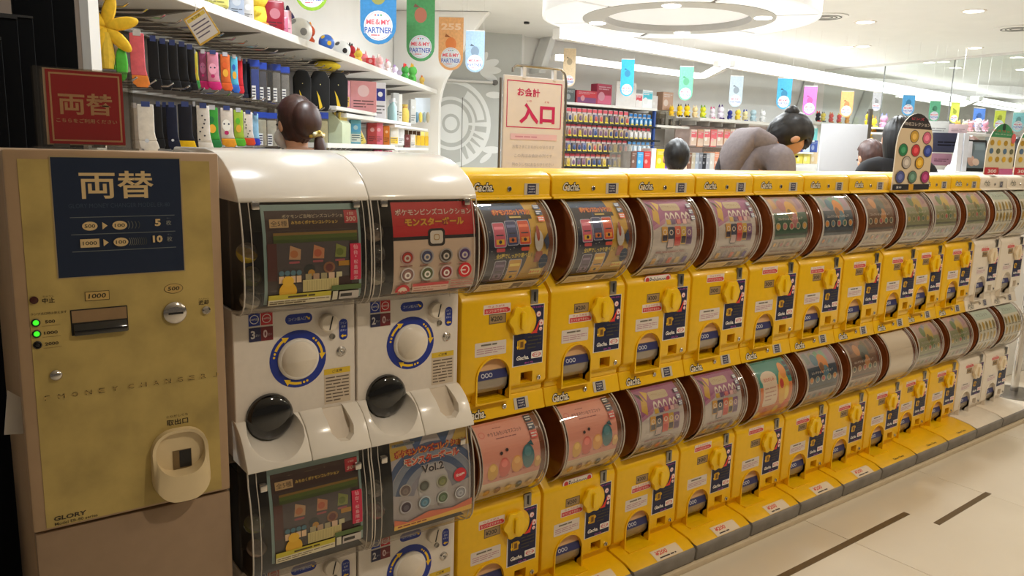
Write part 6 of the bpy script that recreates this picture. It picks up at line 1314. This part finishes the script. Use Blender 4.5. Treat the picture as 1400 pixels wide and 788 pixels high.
def person(lab, loc, rz, H_, hair, top, legs, lean=0.0, headdown=0.0, sx=1.0, hairkind='bob'):
    """faces local -y; lean bends the trunk forward at the hips, headdown drops the head further"""
    t = thing('person', lab, 'person', loc, rz, 'people in the shop'); k = H_/1.62
    hip = Vector((0, 0, .84*k))
    def trunk(p, f=1.0):
        q = Vector(p)-hip; a = lean*f; return hip+Vector((q.x, q.y*cos(a)-q.z*sin(a), q.y*sin(a)+q.z*cos(a)))
    P = {'pel': (0, 0, .84), 'wai': (0, .0, .98), 'che': (0, .005, 1.16), 'sho': (0, .01, 1.325), 'nek': (0, -.0, 1.38)}
    P = {n: Vector(v)*k for n, v in P.items()}
    V = [P['pel'], trunk(P['wai'], .7), trunk(P['che'], .9), trunk(P['sho']), trunk(P['nek'])]; E = [(0, 1), (1, 2), (2, 3), (3, 4)]; R_ = [(.135*k*sx, .10*k), (.115*k*sx, .09*k), (.135*k*sx, .10*k), (.105*k*sx, .07*k), (.048*k, .048*k)]
    for s in (-1, 1):
        b_ = len(V); V += [Vector((s*.085, .0, .74))*k, Vector((s*.09, -.01, .44))*k, Vector((s*.09, .02, .07))*k, Vector((s*.095, -.13, .03))*k]; R_ += [.082*k, .056*k, .038*k, .032*k]; E += [(0, b_), (b_, b_+1), (b_+1, b_+2), (b_+2, b_+3)]
        b_ = len(V); sh_ = trunk(Vector((s*.165*sx, .01, 1.315))*k); el = sh_+Vector((s*.05, .02, -.26))*k; wr = el+Vector((-s*.02, -.08, -.19))*k
        V += [sh_, el, wr, wr+Vector((0, -.06, -.03))*k]; R_ += [.054*k, .042*k, .028*k, (.036*k, .018*k)]; E += [(3, b_), (b_, b_+1), (b_+1, b_+2), (b_+2, b_+3)]
        hb = b_+3
        for f_, (ox, ln) in enumerate(((-.026, .06), (-.009, .07), (.009, .066), (.025, .052))):
            c0 = V[hb]+Vector((ox, -.03, -.01))*k; n_ = len(V); V += [c0, c0+Vector((0, -ln*.6, -.02))*k, c0+Vector((0, -ln*.8, -.05))*k]; R_ += [.009*k]*3; E += [(hb, n_), (n_, n_+1), (n_+1, n_+2)]
        n_ = len(V); V += [V[hb]+Vector((-s*.035, .0, .0))*k, V[hb]+Vector((-s*.05, -.04, -.015))*k]; R_ += [.010*k]*2; E += [(hb, n_), (n_, n_+1)]
    # head: a turned frame at the top of the neck
    nk = V[4]; a = lean+headdown
    def hd(p): return nk+Vector((p[0], p[1]*cos(a)-p[2]*sin(a), p[1]*sin(a)+p[2]*cos(a)))*k
    n_ = len(V); V += [hd((0, -.005, .06)), hd((0, -.012, .12)), hd((0, -.008, .19))]; R_ += [(.058*k, .066*k), (.074*k, .088*k), (.066*k, .078*k)]; E += [(4, n_), (n_, n_+1), (n_+1, n_+2)]
    body = skinned('body', V, E, R_, SKIN, t)
    def shell(name, c, rx, ry, rz_, m, cut=None, n=20, kk=14):
        if name == 'hair': n, kk = 72, 26
        mb = MB(); mb.ball((0, 0, 0), rx, ry, rz_, n, kk)
        vs = []
        for p_ in mb.v:
            q = Vector(p_)
            if cut: q = cut(q)
            vs.append(hd((c[0]+q.x, c[1]+q.y, c[2]+q.z)))
        mb.v = [tuple(v) for v in vs]; return obj(name, mb, m, t, smooth=60)
    hm = mat('hair_%d_%d_%d' % hair, hair, .42, noise=.35, scale=70, stretch=(1, 1, .15), bump=.5)
    def hc(q):
        g_ = atan2(q.x, q.z+.02) if hairkind != 'long' else atan2(q.x, q.y)*1.0; q = q*(1+.014*sin(23*g_)+.008*sin(41*g_+q.y*30))
        if q.y < -.03 and q.z < .045: q = Vector((q.x, -.03-(abs(q.y)-.03)*.15, q.z))
        if hairkind == 'long' and q.z < 0: q = Vector((q.x*1.05, q.y*.9+.01, q.z*2.3))
        return q
    shell('hair', (0, .012, .135), .089, .106, .118, hm, hc)
    for s in (-1, 1):
        shell('ear', (s*.083, -.002, .105), .009, .016, .027, SKIN, None, 10, 8); shell('eye', (s*.03, -.094, .125), .010, .006, .006, plast((30, 26, 26)), None, 10, 6)
    shell('nose', (0, -.108, .10), .012, .018, .02, SKIN, None, 10, 8); shell('mouth', (0, -.098, .065), .02, .006, .005, plast((170, 90, 90)), None, 10, 6)
    # clothes follow the body a centimetre outside it
    tm, lm = cloth(top), cloth(legs)
    Vt = [P['pel']+Vector((0, 0, .0)), V[1], V[2], V[3], trunk(P['nek']-Vector((0, 0, .025))*k)]; Rt = [(.155*k*sx, .12*k), (.14*k*sx, .112*k), (.152*k*sx, .12*k), (.122*k*sx, .088*k), .064*k]; Et = [(0, 1), (1, 2), (2, 3), (3, 4)]
    for s in (-1, 1):
        b_ = len(Vt); i0 = 9 if s == -1 else None
        sh_ = trunk(Vector((s*.165*sx, .01, 1.315))*k); el = sh_+Vector((s*.05, .02, -.26))*k; wr = el+Vector((-s*.02, -.08, -.19))*k
        Vt += [sh_, el, el.lerp(wr, .9)]; Rt += [.07*k, .056*k, .046*k]; Et += [(3, b_), (b_, b_+1), (b_+1, b_+2)]
    skinned('top', Vt, Et, Rt, tm, t)
    Vl = [P['pel']]; Rl = [(.15*k*sx, .118*k)]; El = []
    for s in (-1, 1): b_ = len(Vl); Vl += [Vector((s*.085, .0, .74))*k, Vector((s*.09, -.01, .44))*k, Vector((s*.09, .02, .10))*k]; Rl += [.098*k, .075*k, .06*k]; El += [(0, b_), (b_, b_+1), (b_+1, b_+2)]
    skinned('trousers', Vl, El, Rl, lm, t)
    for s in (-1, 1):
        obj('shoe', MB().ball((s*.092*k, -.05*k, .04*k), .05*k, .13*k, .04*k, 12, 8), plast((40, 38, 38)), t)
    return t, hd, trunk, k, shell, hm
FACE_R = -radians(36.96)           # rotation with which a figure would face the camera's own side
# woman at the shelf: seen from behind, her face turned to the shelf wall on the left
q = onD(412, 196, 3.72)
t, hd, tk, k, shell, hm = person('person with dark brown pinned-up hair and black top facing the sock shelf', (q.x, q.y, 0), radians(196), 1.635, (58, 32, 26), (26, 26, 28), (40, 40, 46), lean=.05, headdown=.08)
shell('mask', (0, -.075, .062), .064, .05, .052, plast((230, 226, 224)))
shell('bun', (.0, .085, .125), .075, .06, .09, hm, None)
shell('ponytail', (-.03, .125, -.02), .03, .026, .08, hm); sc_ = shell('scrunchie', (-.025, .115, .055), .032, .03, .018, cloth((206, 190, 130)))
for i in range(9): a_ = i*.7; shell('bead', (-.025+.034*cos(a_), .115+.03*sin(a_), .055+.008*(i % 3-1)), .009, .009, .009, plast((236, 230, 200) if i % 2 else (190, 160, 60)), None, 8, 6)
# person in the grey hooded top, bent forward, head hanging to the right
q = onY(996, 225, 2.60)
t, hd, tk, k, shell, hm = person('person in a grey hooded top bending forward over the yellow machines', (q.x, q.y, 0), radians(68), 1.775, (22, 19, 20), (128, 118, 120), (60, 60, 66), lean=.36, headdown=.86, sx=1.15)
hoodv = [tk(Vector((0, .06, 1.36))*k), tk(Vector((0, .11, 1.30))*k), tk(Vector((0, .09, 1.22))*k)]
skinned('hood', [tk(Vector((-.125, .02, 1.365))*k), tk(Vector((-.075, .105, 1.375))*k), tk(Vector((0, .14, 1.36))*k), tk(Vector((.075, .105, 1.375))*k), tk(Vector((.125, .02, 1.365))*k), tk(Vector((0, .13, 1.24))*k), tk(Vector((0, .08, 1.13))*k)], [(0, 1), (1, 2), (2, 3), (3, 4), (2, 5), (5, 6)], [.045, .062, .07, .062, .045, (.10, .075), .06], cloth((134, 123, 124)), t, 2, 2)
shell('hair_bun', (0, .105, .17), .036, .036, .034, hm); shell('mask', (0, -.085, .062), .06, .045, .05, plast((226, 224, 222)))
sb = MB().tube([tk(Vector(v)*k) for v in ((.14, -.09, 1.25), (.17, .02, 1.385), (.13, .12, 1.34), (.04, .165, 1.20), (-.06, .16, 1.05), (-.15, .12, .92))], .02, 8); obj('bag_strap', sb, cloth((44, 42, 46)), t)
# person in black with long dark hair, behind the card with badges
q = onY(1229, 215, 2.5); person('person in black with long dark hair behind the card with badges', (q.x, q.y, 0), radians(180-40), 1.68, (16, 14, 15), (22, 22, 26), (30, 30, 34), lean=.05, headdown=.1, sx=1.1, hairkind='long')
q = onD(1201, 215, 5.5); person('person with brown hair, mostly hidden behind the person in black', (q.x, q.y, 0), radians(160), 1.56, (78, 52, 46), (30, 30, 34), (30, 30, 34), lean=.1, headdown=.2)
q = onD(925, 200, 5.1); person('person with black hair far away, low in front of the back shelf', (q.x, q.y, 0), radians(150), 1.51, (20, 18, 19), (60, 60, 70), (40, 40, 44))
q = onD(1327, 200, 7.6); person('person with greyish brown hair in white behind the till screen', (q.x, q.y, 0), radians(-20), 1.66, (110, 84, 74), (226, 222, 220), (60, 60, 66))
q = onD(1387, 215, 5.8); person('person in dark clothes between the two green cards', (q.x, q.y, 0), radians(170), 1.60, (24, 22, 24), (30, 30, 36), (30, 30, 34))
